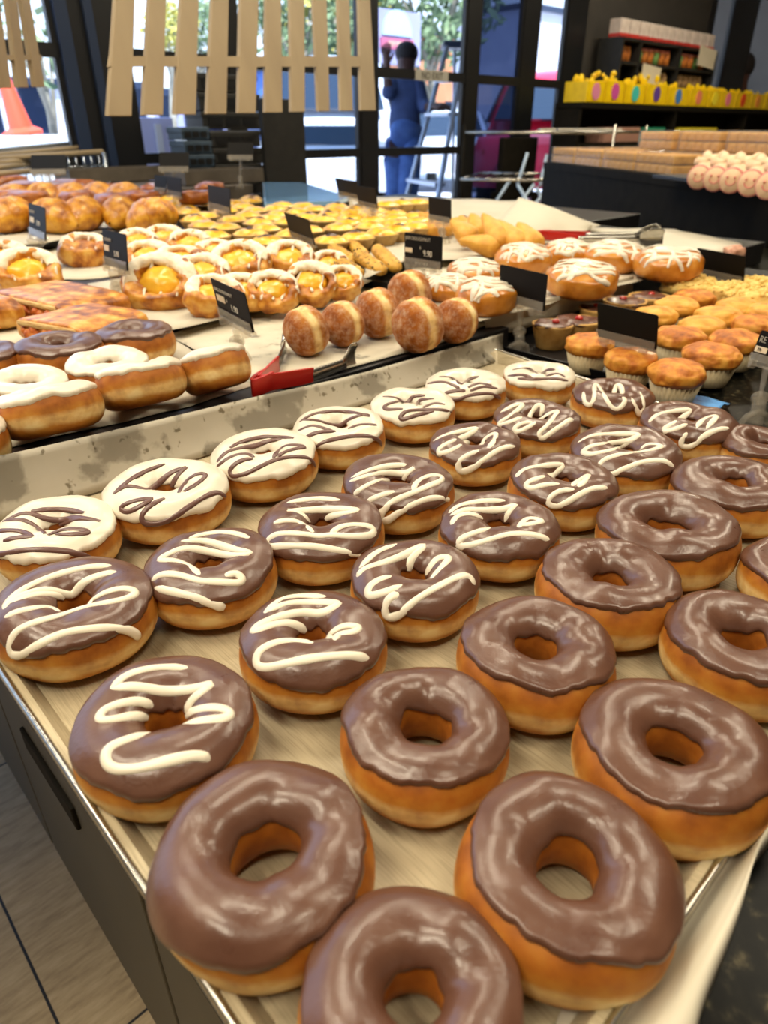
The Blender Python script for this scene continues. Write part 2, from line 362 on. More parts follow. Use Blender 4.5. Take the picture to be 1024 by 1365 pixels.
def dough_mesh(g, nt=84, nph=32):
    mb = MB(); mb.grid([[g.pt(2 * PI * i / nt, 2 * PI * j / nph) for j in range(nph)] for i in range(nt)], True, True); return mb
def icing_mesh(g, phi0=33, shift=9, sdir=0.0, thick=.0021, rag=10, inner=158, nt=128, nph=26, drip=0):
    mb = MB(); rows = []
    for i in range(nt):
        th = 2 * PI * i / nt; u = (math.cos(th), math.sin(th), 0)
        p0 = R(phi0 + shift * math.cos(th - sdir) + rag * ns(u, 2.2, g.seed + 5) + rag * .55 * ns(u, 7, g.seed + 6) + 2.2 * ns(u, 16, g.seed + 8))
        p1 = R(inner + 12 * ns(u, 1.7, g.seed + 7))
        row = []
        for j in range(nph + 1):
            t = j / nph; t = t * t * (3 - 2 * t) * .35 + t * .65
            e0 = min(1, t / .10); e1 = min(1, (1 - t) / .07)
            th_ = thick * (math.sqrt(max(0, 1 - (1 - e0) ** 2)) * (1 + .35 * max(0, 1 - abs(t - .09) / .09)) ) * math.sqrt(max(0, 1 - (1 - e1) ** 2))
            row.append(g.pt(th, p0 + (p1 - p0) * t, th_ - (.0012 if j in (0, nph) else 0) + .00022 * ns((u[0], u[1], t * 2), 2, g.seed + 11)))
        rows.append(row)
    mb.grid(rows, True); return mb
def strokes_mesh(g, root, strokes, off, wid, hgt, rnd, ctr=None):
    """piped lines: seen pixels carried onto the icing of this doughnut"""
    inv = mat_of(root).inverted(); eye = inv @ EYE; mb = MB()
    for st in strokes:
        px = crom([(ctr[0] + (x - ctr[0]) * .945, ctr[1] + (y - ctr[1]) * .945, 0) for x, y in st], 5); runs = [[]]
        for p in px:
            ok = g.hit(eye, inv.to_3x3() @ ray(p.x, p.y), off)
            if ok is None or ok[2] > R(158):
                if runs[-1]: runs.append([])
                continue
            th, ph = ok[1], ok[2]
            runs[-1].append((g.pt(th, ph, off), Vector((math.cos(ph) * math.cos(th), math.cos(ph) * math.sin(th), math.sin(ph)))))
        for run in runs:
            if len(run) < 3: continue
            cl = [run[0]]
            for r_ in run[1:]:
                if (r_[0] - cl[-1][0]).length > .0009: cl.append(r_)
            if len(cl) < 7: continue
            for _ in range(2):
                cl = [cl[0]] + [((cl[i - 1][0] + cl[i][0] * 2 + cl[i + 1][0]) / 4, (cl[i - 1][1] + cl[i][1] * 2 + cl[i + 1][1]).normalized()) for i in range(1, len(cl) - 1)] + [cl[-1]]
            rows = []; n = 8
            for i, (p, nn) in enumerate(cl):
                t = cl[min(i + 1, len(cl) - 1)][0] - cl[max(i - 1, 0)][0]
                if t.length < 1e-6: t = Vector((1, 0, 0))
                t.normalize(); sd = t.cross(nn); sd.normalize()
                e = min(1, (i + .35) / 2.2, (len(cl) - 1 - i + .35) / 2.2)
                w = wid * (.5 + .5 * e) * (1 + .22 * noise.noise(p * 70 + Vector((rnd, 0, 0)))) / 2
                rows.append([p - nn * .0006 + sd * (w * math.cos(k * PI / (n - 1))) + nn * (hgt * e + .0006) * math.sin(k * PI / (n - 1)) for k in range(n)])
            mb.grid(rows, cv=True)
    return mb
def ring_doughnut(px, py, w, zt, kind, label, group, seed, hole=None, tilt=(0, 0), sdir=None, shift=9, phi0=28, strokes=None, h=None, D=None, lift=0):
    rr = random.Random(seed * 13 + 1)
    c = onz(px, py, zt + .019)
    D = D or w * depth(c) / F; h = h or .0385 * (D / .092) ** .5
    hole = hole or (rr.uniform(.17, .22) if strokes else rr.uniform(.24, .29))
    tx, ty = tilt
    rot = (R(tx + rr.uniform(-1.5, 1.5)), R(ty + rr.uniform(-1.5, 1.5)), 0)
    lift += max(abs(math.sin(R(tx))), abs(math.sin(R(ty)))) * D / 2 * .8
    root = thing('ring_doughnut', label, 'doughnut', (c.x, c.y, zt + .0005 + lift), rot, group)
    g = Ring(D, h, hole, seed)
    dough_mesh(g).build('dough', 'dough', root)
    sd = sdir if sdir is not None else rr.uniform(0, 2 * PI)
    white = kind == 'white'
    icing_mesh(g, phi0 + rr.uniform(-3, 4), shift, sd).build('icing', 'white_icing' if white or kind == 'plainwhite' else 'choc', root)
    if strokes:
        if white: strokes_mesh(g, root, strokes, .0026, .0046, .0007, seed, (px, py - .05 * w)).build('chocolate_stripes', 'choc_drizzle', root)
        else: strokes_mesh(g, root, strokes, .0019, .0060, .0013, seed, (px, py - .05 * w)).build('white_zigzag', 'white_drizzle', root)
    return root, g
def tr(ox, oy, k, *ls): return [[(ox + x / k, oy + y / k) for x, y in l] for l in ls]
A_ = (0, 640, 2.56); B_ = (380, 480, 3.2); C_ = (660, 470, 2.813); D_ = (320, 690, 2.844); E_ = (0, 860, 2.703); G_ = (270, 560, 3.938)
ST = {}
ST[1] = tr(*A_, [(10, 130), (80, 105), (150, 125), (200, 135), (270, 122), (350, 135)], [(-30, 140), (0, 135), (70, 130), (120, 155), (150, 180)], [(180, 170), (220, 140), (280, 125), (345, 133)], [(-30, 175), (0, 170), (60, 170), (105, 190)], [(0, 205), (50, 195), (105, 190)], [(160, 185), (220, 165), (280, 165), (310, 178), (250, 183), (190, 182)], [(-30, 258), (0, 255), (80, 240), (180, 240), (260, 252), (320, 272)], [(100, 98), (200, 92), (290, 105)])
ST[2] = tr(*A_, [(520, 60), (450, 70), (400, 95), (425, 112), (480, 85), (515, 62)], [(560, 60), (505, 90), (478, 125), (490, 155), (560, 150), (640, 100), (700, 60), (750, 40), (785, 55)]) + tr(0, 400, 3.01, [(440, 775), (500, 740), (580, 755), (620, 745), (680, 690), (750, 660)], [(445, 770), (520, 710), (600, 670), (660, 648)], [(680, 780), (690, 740), (720, 690), (755, 662)], [(720, 770), (750, 720), (800, 690), (835, 695), (800, 730), (740, 765)])
ST[3] = tr(*G_, [(130, 140), (200, 105), (300, 80), (400, 78), (490, 85)], [(60, 220), (110, 165), (190, 140), (270, 130), (340, 105), (420, 88)], [(60, 245), (110, 205), (170, 178), (230, 172), (265, 190)], [(260, 198), (210, 205), (160, 230), (130, 270), (150, 300), (220, 285), (300, 245), (380, 208), (460, 190), (540, 190), (590, 210), (612, 245)], [(375, 195), (400, 155), (450, 125), (520, 125), (550, 135), (490, 145), (430, 165), (400, 188)])
ST[4] = tr(*B_, [(50, 260), (110, 225), (200, 210), (290, 215), (370, 235)], [(60, 250), (130, 250), (200, 275), (240, 275), (280, 245), (340, 225), (370, 228)], [(45, 300), (110, 275), (170, 290), (205, 300)], [(70, 335), (120, 310), (170, 302), (215, 300)], [(270, 290), (330, 270), (400, 272)], [(115, 375), (180, 345), (270, 325), (350, 322), (410, 340), (425, 370)])
ST[5] = tr(*B_, [(410, 150), (470, 155), (520, 180), (545, 150), (600, 145)], [(490, 170), (440, 180), (415, 195), (430, 208), (500, 205)], [(560, 190), (580, 165), (640, 160)], [(590, 200), (640, 180), (690, 185)], [(720, 220), (660, 208), (580, 210), (520, 215), (490, 238), (500, 255), (560, 235), (640, 215)])
ST[6] = tr(*B_, [(650, 65), (710, 70), (750, 100), (790, 75), (830, 65)], [(590, 100), (660, 88), (720, 105), (740, 120)], [(780, 115), (830, 95), (890, 105)], [(790, 130), (850, 110), (915, 120)], [(930, 165), (880, 142), (800, 148), (730, 170), (680, 165), (680, 140), (740, 128), (770, 130)])
ST[7] = tr(*C_, [(60, 60), (130, 55), (160, 80), (200, 60), (230, 60)], [(40, 85), (100, 80), (140, 95)], [(80, 95), (150, 98), (230, 95), (280, 105)], [(190, 85), (240, 75), (270, 90)])
ST[8] = tr(*A_, [(0, 440), (20, 405), (80, 360), (180, 318), (300, 288), (390, 282)], [(0, 430), (60, 390), (150, 368), (235, 390), (262, 372), (290, 340), (350, 315), (405, 305)], [(20, 420), (120, 385), (200, 392), (240, 420)], [(0, 470), (60, 445), (150, 432), (200, 450)], [(300, 425), (350, 385), (420, 365), (470, 372), (465, 392), (400, 410), (300, 430), (200, 462), (100, 490), (40, 525), (20, 570), (30, 605), (70, 600), (130, 565), (220, 525), (330, 510), (420, 510), (470, 525), (497, 555)])
ST[9] = tr(*A_, [(610, 202), (700, 200), (780, 225), (865, 245), (780, 252), (690, 235), (620, 228), (560, 250), (535, 270), (590, 272), (650, 295), (680, 325)], [(505, 345), (540, 322), (600, 322), (680, 345), (760, 350), (820, 352), (835, 338), (810, 318), (770, 325)], [(515, 370), (580, 385), (660, 405), (730, 430), (770, 445)], [(640, 190), (720, 172), (800, 172), (860, 190)])
ST[10] = tr(*B_, [(0, 600), (60, 590), (150, 582), (240, 590)], [(0, 640), (80, 635), (180, 630), (270, 628), (325, 635), (250, 650), (190, 665), (150, 700), (130, 730)], [(0, 630), (60, 650), (105, 690)], [(-60, 690), (0, 680), (60, 690), (120, 735)]) + tr(*D_, [(345, 65), (380, 35), (440, 25), (510, 35), (515, 65), (450, 72), (350, 65), (300, 70), (220, 60), (140, 62), (95, 85), (100, 115), (160, 110), (260, 110), (360, 125), (465, 148)])
ST[11] = tr(*B_, [(255, 520), (340, 490), (430, 475), (510, 480), (560, 450), (520, 480), (500, 515), (470, 515), (400, 510), (330, 540), (275, 580)], [(335, 610), (400, 580), (465, 560)], [(545, 560), (570, 515), (620, 490), (670, 490), (680, 510), (620, 535), (540, 570), (470, 600), (420, 640), (400, 680), (420, 705), (480, 660), (560, 615), (640, 590), (715, 598)], [(270, 500), (350, 465), (440, 445), (520, 440)])
ST[12] = tr(*B_, [(620, 345), (680, 315), (760, 295), (820, 285), (770, 320), (700, 345), (650, 375), (650, 400), (700, 385), (770, 350), (790, 355)], [(830, 375), (850, 340), (880, 315), (905, 310), (895, 345), (870, 375)], [(830, 385), (770, 410), (735, 445), (745, 480), (790, 470), (860, 420), (930, 375), (995, 365)])
ST[13] = tr(*C_, [(5, 230), (60, 195), (105, 190), (50, 235), (10, 260), (10, 272), (60, 255), (100, 238)], [(125, 250), (140, 215), (165, 190), (180, 205), (165, 245)], [(140, 258), (95, 265), (68, 285), (80, 300), (130, 275), (190, 235), (240, 215), (200, 270), (165, 305), (180, 325), (230, 290), (290, 250), (305, 255)])
ST[14] = tr(*C_, [(325, 145), (330, 185), (355, 195), (370, 160), (370, 120), (385, 120), (410, 165), (440, 210), (470, 210), (490, 180), (480, 165)], [(445, 155), (455, 120), (475, 125), (480, 165)], [(510, 160), (535, 210), (550, 235), (565, 200), (550, 145)])
ST[15] = tr(*E_, [(385, 150), (450, 95), (560, 68), (680, 68)], [(390, 145), (480, 138), (590, 158), (700, 150), (775, 128), (720, 170), (690, 200), (670, 240)], [(550, 215), (500, 195), (420, 205), (360, 230), (345, 265), (400, 265), (480, 252), (540, 265), (575, 295)], [(655, 265), (700, 235), (780, 220), (840, 235), (830, 260), (740, 270), (640, 290), (540, 315), (440, 345), (375, 380), (370, 430), (410, 455), (500, 450), (600, 425), (690, 405), (750, 410), (765, 432)])
ST[16] = tr(*D_, [(80, 355), (150, 300), (240, 285), (330, 290)], [(80, 350), (180, 315), (290, 310), (380, 318), (310, 355), (240, 352), (150, 365), (60, 400), (40, 430), (120, 400), (200, 398), (250, 430), (265, 455)], [(335, 480), (345, 440), (400, 405), (460, 410), (440, 430), (380, 440), (360, 465)], [(280, 475), (200, 465), (120, 475), (60, 510), (50, 560), (90, 575), (200, 550), (320, 530), (430, 525), (505, 540)])
ST[17] = tr(*D_, [(430, 225), (460, 190), (540, 165), (620, 135), (700, 95), (650, 150), (640, 200)], [(440, 190), (500, 130), (590, 90)], [(615, 255), (540, 285), (480, 300), (480, 265), (520, 235), (570, 220)], [(700, 255), (710, 210), (750, 150), (800, 145), (770, 185), (725, 230)], [(600, 290), (560, 310), (545, 350), (550, 385), (590, 380), (660, 320), (740, 270), (830, 225), (880, 220), (905, 260)])
ST[18] = tr(*B_, [(685, 650), (730, 615), (820, 595), (940, 590)], [(690, 660), (760, 630), (850, 635), (930, 630), (990, 610), (960, 640), (930, 700)], [(700, 700), (720, 665), (780, 650), (840, 670)]) + [[(692, 703), (705, 690), (727, 694), (700, 699), (660, 702), (630, 710), (610, 720), (612, 730), (645, 722), (680, 712), (715, 713), (740, 722)]]
ST[19] = tr(*C_, [(60, 475), (100, 435), (170, 420), (255, 415), (225, 450), (205, 470)], [(215, 455), (150, 470), (110, 490), (120, 510), (180, 495), (240, 490)], [(290, 500), (320, 475), (355, 455), (340, 480), (315, 505)], [(300, 512), (240, 520), (200, 550), (205, 575), (250, 575), (310, 540), (370, 510), (430, 505)])
ST[20] = tr(*C_, [(300, 335), (360, 305), (440, 300), (540, 300), (510, 325), (440, 335), (360, 345), (320, 370), (350, 380), (430, 365), (470, 355)], [(470, 355), (500, 330), (540, 305)], [(545, 365), (580, 340), (635, 350), (560, 370), (470, 380), (400, 405), (385, 440), (430, 460), (480, 440), (560, 410), (640, 405), (685, 435)])
ST[21] = tr(*C_, [(565, 265), (600, 230), (670, 215), (735, 210), (690, 250), (635, 280), (635, 297), (690, 280), (720, 265)], [(755, 285), (780, 250), (820, 235), (835, 240), (795, 285)], [(720, 300), (700, 330), (700, 355), (740, 355), (780, 320), (830, 292), (885, 282)])
ZT = .8065
ROW1 = [(78, 722, 158), (224, 670, 162), (355, 622, 142), (453, 585, 124), (550, 555, 113), (620, 527, 110), (717, 513, 96)]
ROW2 = [(102, 825, 205), (283, 772, 172), (430, 718, 167), (530, 660, 150), (633, 607, 123), (713, 573, 116), (815, 540, 107)]
ROW3 = [(225, 981, 236), (417, 868, 194), (553, 786, 170), (665, 717, 157), (748, 657, 142), (831, 617, 142), (915, 578, 125)]
ROW4 = [(358, 1158, 290), (565, 990, 224), (712, 885, 210), (810, 792, 188), (887, 722, 182), (975, 663, 156), (1012, 604, 100)]
ROW5 = [(548, 1352, 298), (750, 1178, 288), (893, 1019, 256), (985, 872, 200), (1062, 775, 146)]
SH = {22: (0, 24, 22), 24: (-1.6, 13, 33), 25: (-1.9, 17, 34), 26: (-1.9, 13, 34), 30: (-2.5, 20, 30), 31: (-1.9, 17, 34), 27: (-1.2, 12, 24), 28: (-1.2, 10, 22)}
for i, (x, y, w) in enumerate(ROW1):
    ring_doughnut(x, y, w, ZT, 'white', 'white-iced ring doughnut with chocolate stripes, %s from left along the stained back paper' % ORD[i], 'ring doughnuts on the front tray', 1 + i, strokes=ST[1 + i], sdir=PI * .5, shift=9)
for i, (x, y, w) in enumerate(ROW2):
    ring_doughnut(x, y, w, ZT, 'choc', 'white-zigzag chocolate ring doughnut, %s from left in the row touching the white-iced ones' % ORD[i], 'ring doughnuts on the front tray', 8 + i, strokes=ST[8 + i], sdir=PI * .5, shift=9)
for i, (x, y, w) in enumerate(ROW3):
    ring_doughnut(x, y, w, ZT, 'choc', 'white-zigzag chocolate ring doughnut, %s from left in the row beside the plain chocolate ones' % ORD[i], 'ring doughnuts on the front tray', 15 + i, strokes=ST[15 + i], sdir=PI * .5, shift=9)
for r0, row, txt in ((22, ROW4, 'plain chocolate ring doughnut, %s from the front in the row beside the zigzag ones'), (29, ROW5, 'plain chocolate ring doughnut, %s from the front in the outermost row by the granite')):
    for i, (x, y, w) in enumerate(row):
        key = {29: 23, 30: 30, 31: 31}.get(r0 + i, r0 + i)
        key = {22: 22, 23: 24, 24: 25, 25: 26, 26: 27, 27: 28}.get(r0 + i, key) if r0 == 22 else key
        sd, sh_, p0 = SH.get(key, (-PI * .5, 9, 29))
        ring_doughnut(x, y, w, ZT, 'choc', txt % ORD[i], 'ring doughnuts on the front tray', 40 + r0 + i, sdir=sd, shift=sh_, phi0=p0, hole=.30 if r0 + i in (22, 23, 30) else None)
# the tray behind: plain chocolate and plain white
Z2 = .8385
for (x, y, w, kind, lab, tl) in [
    (182, 460, 104, 'choc', 'plain chocolate ring doughnut nearest the savoury pastry slabs, right of another', (0, 0)),
    (83, 480, 113, 'choc', 'plain chocolate ring doughnut behind the white-iced pile, middle of three', (-2, 3)),
    (-16, 490, 92, 'choc', 'plain chocolate ring doughnut cut by the left frame edge on second tray', (0, 0)),
    (148, 505, 107, 'plainwhite', 'plain white-iced ring doughnut with open hole between chocolate one and tilted ones', (4, 0)),
    (36, 533, 116, 'plainwhite', 'plain white-iced ring doughnut with oblong hole behind the front left one', (3, 3)),
    (73, 562, 136, 'plainwhite', 'plain white-iced ring doughnut lying foremost, touching the stained paper strip', (-12, -10)),
    (195, 528, 117, 'plainwhite', 'tilted plain white-iced ring doughnut between the front left one and the tongs one', (-15, -13)),
    (293, 508, 96, 'plainwhite', 'tilted plain white-iced ring doughnut beside the red tongs', (-17, -16)),
    (-42, 596, 104, 'plainwhite', 'white-iced ring doughnut showing only its edge at the left frame border', (0, 0))]:
    ring_doughnut(x, y, w, Z2, kind, lab, 'ring doughnuts on the second tray', int(x * 7 + y) % 97 + 100, tilt=tl, phi0=36, shift=4, h=.041)

# ------------------------------------------------------------------ the counter and its trays
def poly_st(l): return [W(s, t, 0) for s, t in l]
def slab(name, st, z0, z1, mat, label, cat, bevel=.002, kind=None):
    mb = MB(); mb.prism(poly_st(st), z0, z1); o = mb.build(name, mat, smooth=False, bevel=bevel); return tag(o, label, cat, kind=kind)
cab = thing('display_counter', 'long black display counter with a dark granite top carrying all the trays', 'counter', W(.06, .0, 0), (0, 0, YAW))
mb = MB(); mb.box((1.09, 1.19, .42), (2.10, 3.3, .74)); mb.build('body', 'black', cab, smooth=False, bevel=.003)
mb = MB(); mb.box((1.10, 1.19, .03), (2.04, 3.22, .06)); mb.build('plinth', 'black', cab, smooth=False)
mb = MB(); mb.box((1.085, 1.19, .7925), (2.18, 3.36, .015)); mb.build('granite_top', 'granite', cab, smooth=False, bevel=.002)
M['drawer'] = mott('olive_grey_front', [(.3, '#282720'), (.7, '#302e26')], 10, .45)
for k in range(8):
    y0 = -.44 + k * .40
    for zc, hh in ((.685, .17), (.40, .36)):
        mb = MB(); mb.box((.03, y0 + .2, zc), (.02, .392, hh)); d = mb.build('drawer_front', 'drawer', cab, smooth=False, bevel=.002)
        mb = MB(); mb.box((.019, y0 + .2 + .02, zc + hh / 2 - .055), (.006, .14, .032)); mb.build('handle_slot', 'black', d, smooth=False, bevel=.002)

# front baking tray
tl = [(.052, .040), (.71, .040), (.792, .603), (.052, .603)]
tray = thing('baking_tray', 'large scratched metal baking tray holding the ring doughnuts at the front', 'tray', W(.05, .03, .8), (0, 0, YAW))
def loc_st(s, t, z): return Vector((s - .05, t - .03, z - .8))
mb = MB(); cx, cy = .39, .31
def inset(p, d): return (p[0] + (d if p[0] < cx else -d), p[1] + (d if p[1] < cy else -d))
inn = [inset(p, .008) for p in tl]; lip = [inset(p, -.006) for p in tl]
lev = [(inn, .8008), (inn, .8045), (tl, .8175), (lip, .8185), (lip, .8155)]
rows = []
for pl, z in lev:
    row = []
    for i in range(4):
        p, q, o = pl[i], pl[(i + 1) % 4], pl[i - 1]
        a = Vector(p); b = Vector(q); c0 = Vector(o)
        da = (b - a).normalized(); db = (c0 - a).normalized()
        for k in range(5):
            t = k / 4; rr_ = .012
            s1 = a + db * rr_ * (1 - t); s2 = a + da * rr_ * t; row.append(loc_st(*( (s1 + s2 - a) if 0 else (a + db * rr_ * (1 - t) ** 2 + da * rr_ * t ** 2) ), z))
    rows.append(row)
mb.grid(rows[1:], cv=True)
n = len(rows[0]); mb.add(rows[1], [tuple(range(n))])
mb.build('pan', 'tray', tray, smooth=False)
mb = MB(); rim = [r_ for r_ in rows[3]] + rows[3][:1]
mb.tube(rim, .0022, 6, cap=False); mb.build('rolled_rim', 'steel', tray)

def sheet(name, px, z, label, mat='paper', cat='baking paper', wav=.0016, up=None, tmin=None):
    """a thin, slightly rippled sheet lying at height z, its outline given by corner points"""
    P = [onz(x, y, z) for x, y in px]; c = sum(P, Vector()) / len(P); n = len(P); rows = []
    out = []
    for i in range(n):
        a, b = P[i], P[(i + 1) % n]
        m = max(2, int((b - a).length / .03))
        for k in range(m):
            p = a.lerp(b, k / m); out.append(p)
    for k in range(7):
        f = k / 6; row = []
        for j, p in enumerate(out):
            q = c.lerp(p, max(.001, f)); e = f ** 6
            q = q + (p - c).normalized() * e * .004 * noise.noise(p * 18)
            q.z += wav * noise.noise(q * 14) * (1 + 1.2 * e) + (up(q, f) if up else 0)
            if tmin and stof(q)[1] < tmin: q = q + E2 * (tmin - stof(q)[1])
            row.append(q - c)
        rows.append(row)
    mb = MB(); mb.grid(rows, cv=True); o = mb.build(name, mat, solid=.0006); o.location = c
    return tag(o, label, cat)
# paper overhanging the front rim of the tray
inner = [(1060, 1040), (1022, 1085), (970, 1150), (910, 1237), (823, 1365), (790, 1430)]
outer = [(1062, 1060), (1020, 1107), (985, 1190), (938, 1280), (884, 1368), (846, 1435)]
ci = crom([onz(x, y, .8075) for x, y in inner], 5); co = crom([onz(x, y, .826) for x, y in outer], 5)
rows = []
for a, b in zip(ci, co):
    out_ = (b - a); out_.z = 0; row = []
    for k in range(9):
        t = k / 8; q = a.lerp(b, t); q.z = a.z + (b.z - a.z) * (t * t * (3 - 2 * t)) + .0015 * noise.noise(q * 40) * t
        row.append(q)
    for dz, dd in ((.003, .004), (-.004, .009), (-.013, .0115)):
        q = b + out_.normalized() * dd; q.z = b.z + dz + .002 * noise.noise(q * 30); row.append(q)
    row.insert(0, a + (a - b).normalized() * .03 + Vector((0, 0, -.0003 - (a - b).normalized().z * .03)))
    rows.append(row)
mb = MB(); mb.grid(rows); o = mb.build('baking_paper', 'paper', solid=.0005)
tag(o, 'white baking paper curling over the tray rim above the bare granite', 'baking paper')

# grease-stained strip standing along the back of the tray
rows = []
for i in range(81):
    s = -.06 + i * .01085; hh = max(.031, .0505 - .045 * max(0, s - .12)) + .001 * noise.noise(Vector((s * 9, 0, 3)))
    row = []
    for k in range(8):
        t = k / 7
        row.append(W(s + (.012 * t if i == 80 else 0), .598 + .014 * t + .003 * noise.noise(Vector((s * 7, t * 1.2, 0))) - .006 * (1 - t) ** 3, .8065 + hh * t))
    rows.append(row)
mb = MB(); mb.grid(rows); tag(mb.build('paper_strip', 'stained', solid=.0006), 'grey grease-stained paper strip standing along the back rim of the front tray', 'baking paper')

# black stepped trays under the papers
slab('display_tray', [(-.5, .632), (.44, .632), (.44, 1.06), (-.5, 1.06)], .8015, .835, 'blacktray', 'black tray edge under the plain white-iced doughnuts', 'tray')
slab('display_tray', [(.452, .632), (.862, .632), (.875, 1.04), (.452, 1.04)], .8015, .835, 'blacktray', 'black tray under the sugared jam doughnuts', 'tray')
slab('display_tray', [(-.5, 1.075), (.455, 1.075), (.455, 1.75), (-.5, 1.75)], .8015, .849, 'blacktray', 'black tray under the savoury slabs and left danishes', 'tray')
slab('display_tray', [(.467, 1.055), (.885, 1.055), (.885, 1.80), (.467, 1.80)], .8015, .849, 'blacktray', 'black tray under the iced danish pile', 'tray')
slab('display_tray', [(.90, .668), (1.95, .668), (1.95, 1.13), (.90, 1.13)], .8015, .853, 'blacktray', 'black tray under the white-drizzled buns', 'tray')
slab('display_tray', [(.90, 1.145), (1.46, 1.145), (1.46, 2.62), (.90, 2.62)], .8015, .870, 'blacktray', 'black tray under the custard tarts', 'tray')
slab('display_tray', [(1.475, 1.145), (2.2, 1.145), (2.2, 2.2), (1.475, 2.2)], .8015, .866, 'blacktray', 'black tray under the golden turnovers', 'tray')
slab('display_tray', [(.1, 1.815), (.885, 1.815), (.885, 2.6), (.1, 2.6)], .8015, .870, 'blacktray', 'black tray under the croissants', 'tray')
# muffin tray: a real rimmed black tray
mt = thing('muffin_tray', 'black rimmed tray of muffins, nut tarts and crumble cakes', 'tray', W(.835, .345, .8003), (0, 0, YAW))
mb = MB(); w_, d_ = .92, .315
prof = []
for (x0, y0, x1, y1, z) in ((0, 0, w_, d_, .004), (0, 0, w_, d_, .0045), (-.008, -.008, w_ + .008, d_ + .008, .016), (-.011, -.011, w_ + .011, d_ + .011, .016), (-.004, -.004, w_ + .004, d_ + .004, .001)):
    prof.append([Vector((x0, y0, z)), Vector((x1, y0, z)), Vector((x1, y1, z)), Vector((x0, y1, z))])
mb.grid(prof[1:], cv=True); mb.add(prof[1], [(0, 1, 2, 3)]); mb.build('pan', 'blacktray', mt, smooth=False, bevel=.002)
# liner papers
sheet('baking_paper', [(-140, 470), (-20, 466), (60, 455), (120, 436), (183, 418), (205, 437), (289, 489), (338, 512), (255, 541), (120, 573), (-60, 610)], .8365, 'white baking paper under the plain doughnuts left of the red tongs', tmin=.636, up=lambda q, f: .014 * f ** 4 * max(0, min(1, (stof(q)[1] - .99) / .07)))
sheet('baking_paper', [(222, 446), (300, 420), (365, 404), (440, 390), (520, 368), (640, 398), (655, 430), (560, 470), (452, 510), (390, 520), (330, 508), (288, 484)], .8372, 'sugar-dusted white baking paper under the jam doughnuts', 'sugared', tmin=.640)
sheet('baking_paper', [(-30, 350), (60, 335), (110, 320), (203, 305), (240, 330), (178, 365), (111, 372), (60, 372), (-40, 400)], .8515, 'white baking paper under the danish next to the croissants')
sheet('baking_paper', [(-60, 400), (60, 375), (100, 376), (150, 410), (205, 440), (150, 452), (60, 452), (-60, 470)], .8505, 'white baking paper under the savoury pastry slabs')
sheet('baking_paper', [(116, 378), (180, 367), (250, 325), (330, 340), (440, 335), (535, 356), (475, 383), (335, 413), (228, 441), (160, 408)], .852, 'white baking paper under the iced danish pile')
sheet('baking_paper', [(560, 400), (640, 428), (690, 416), (760, 396), (838, 378), (930, 350), (990, 325), (900, 305), (790, 303), (640, 332), (545, 352)], .8555, 'white baking paper under the drizzled buns', up=lambda q, f: 0)
sheet('baking_paper', [(485, 372), (545, 346), (640, 346), (760, 316), (800, 300), (700, 268), (560, 263), (440, 262), (400, 274), (520, 312), (490, 340)], .8725, 'broad white baking paper around the golden turnovers')
sheet('baking_paper', [(-60, 335), (0, 331), (60, 324), (110, 313), (200, 303), (235, 292), (120, 280), (-60, 290)], .8725, 'white baking paper under the croissants')
# folded front flap of the bun paper and raised sheet behind the turnovers
top = crom([onz(x, y, .862) for x, y in ((640, 415), (690, 404), (760, 388), (840, 366))], 6); bot = crom([onz(x, y, .822) for x, y in ((643, 446), (690, 438), (760, 415), (838, 390))], 6)
mb = MB(); mb.grid([[b.lerp(a, k / 4) + E2 * (-.008 + .003 * noise.noise(a * 20)) for k in range(5)] for a, b in zip(top, bot)]); tag(mb.build('paper_flap', 'paper', solid=.0006), 'white paper flap hanging down in front of the drizzled buns', 'baking paper')
g_ = [[(640, 318), (668, 290), (692, 263)], [(690, 322), (716, 296), (735, 276)], [(745, 318), (765, 300), (786, 297)], [(770, 318), (780, 310), (788, 304)]]
rows = []
for cpts in g_:
    b0 = onz(*cpts[0], .874); dep = depth(b0)
    rows.append(crom([b0, atd(*cpts[1], dep + .05), atd(*cpts[2], dep + .12)], 5))
rows = [list(x) for x in zip(*[crom(list(c), 5) for c in zip(*rows)])]
mb = MB(); mb.grid(rows); tag(mb.build('paper_sheet', 'paper', solid=.0006), 'white paper sheet standing up behind the golden turnovers', 'baking paper')

# ------------------------------------------------------------------ other bakes
def camyaw(p): return -math.atan2(p.x, p.y)
def local_strokes(g, lines, off, wid, hgt, seed, zf=None):
    mb = MB()
    for l in lines:
        run = []
        for q in crom([(x, y, 0) for x, y in l], 6):
            ok = g.top(q.x, q.y, off)
            if ok is None: continue
            z, th, ph = ok; run.append((g.pt(th, ph, off), Vector((math.cos(ph) * math.cos(th), math.cos(ph) * math.sin(th), math.sin(ph)))))
        cl = run[:1]
        for r_ in run[1:]:
            if .0008 < (r_[0] - cl[-1][0]).length: cl.append(r_)
        if len(cl) < 4: continue
        rows = []
        for i, (p, nn) in enumerate(cl):
            t = (cl[min(i + 1, len(cl) - 1)][0] - cl[max(i - 1, 0)][0]).normalized(); sd = t.cross(nn).normalized()
            e = min(1, (i + .35) / 2, (len(cl) - .65 - i) / 2); w_ = wid * (.5 + .5 * e) * (1 + .5 * noise.noise(p * 60 + Vector((seed, 0, 0)))) / 2
            rows.append([p - nn * .0008 + sd * (w_ * math.cos(k * PI / 6)) + nn * (hgt * e + .0008) * math.sin(k * PI / 6) for k in range(7)])
        mb.grid(rows, cv=True)
    return mb
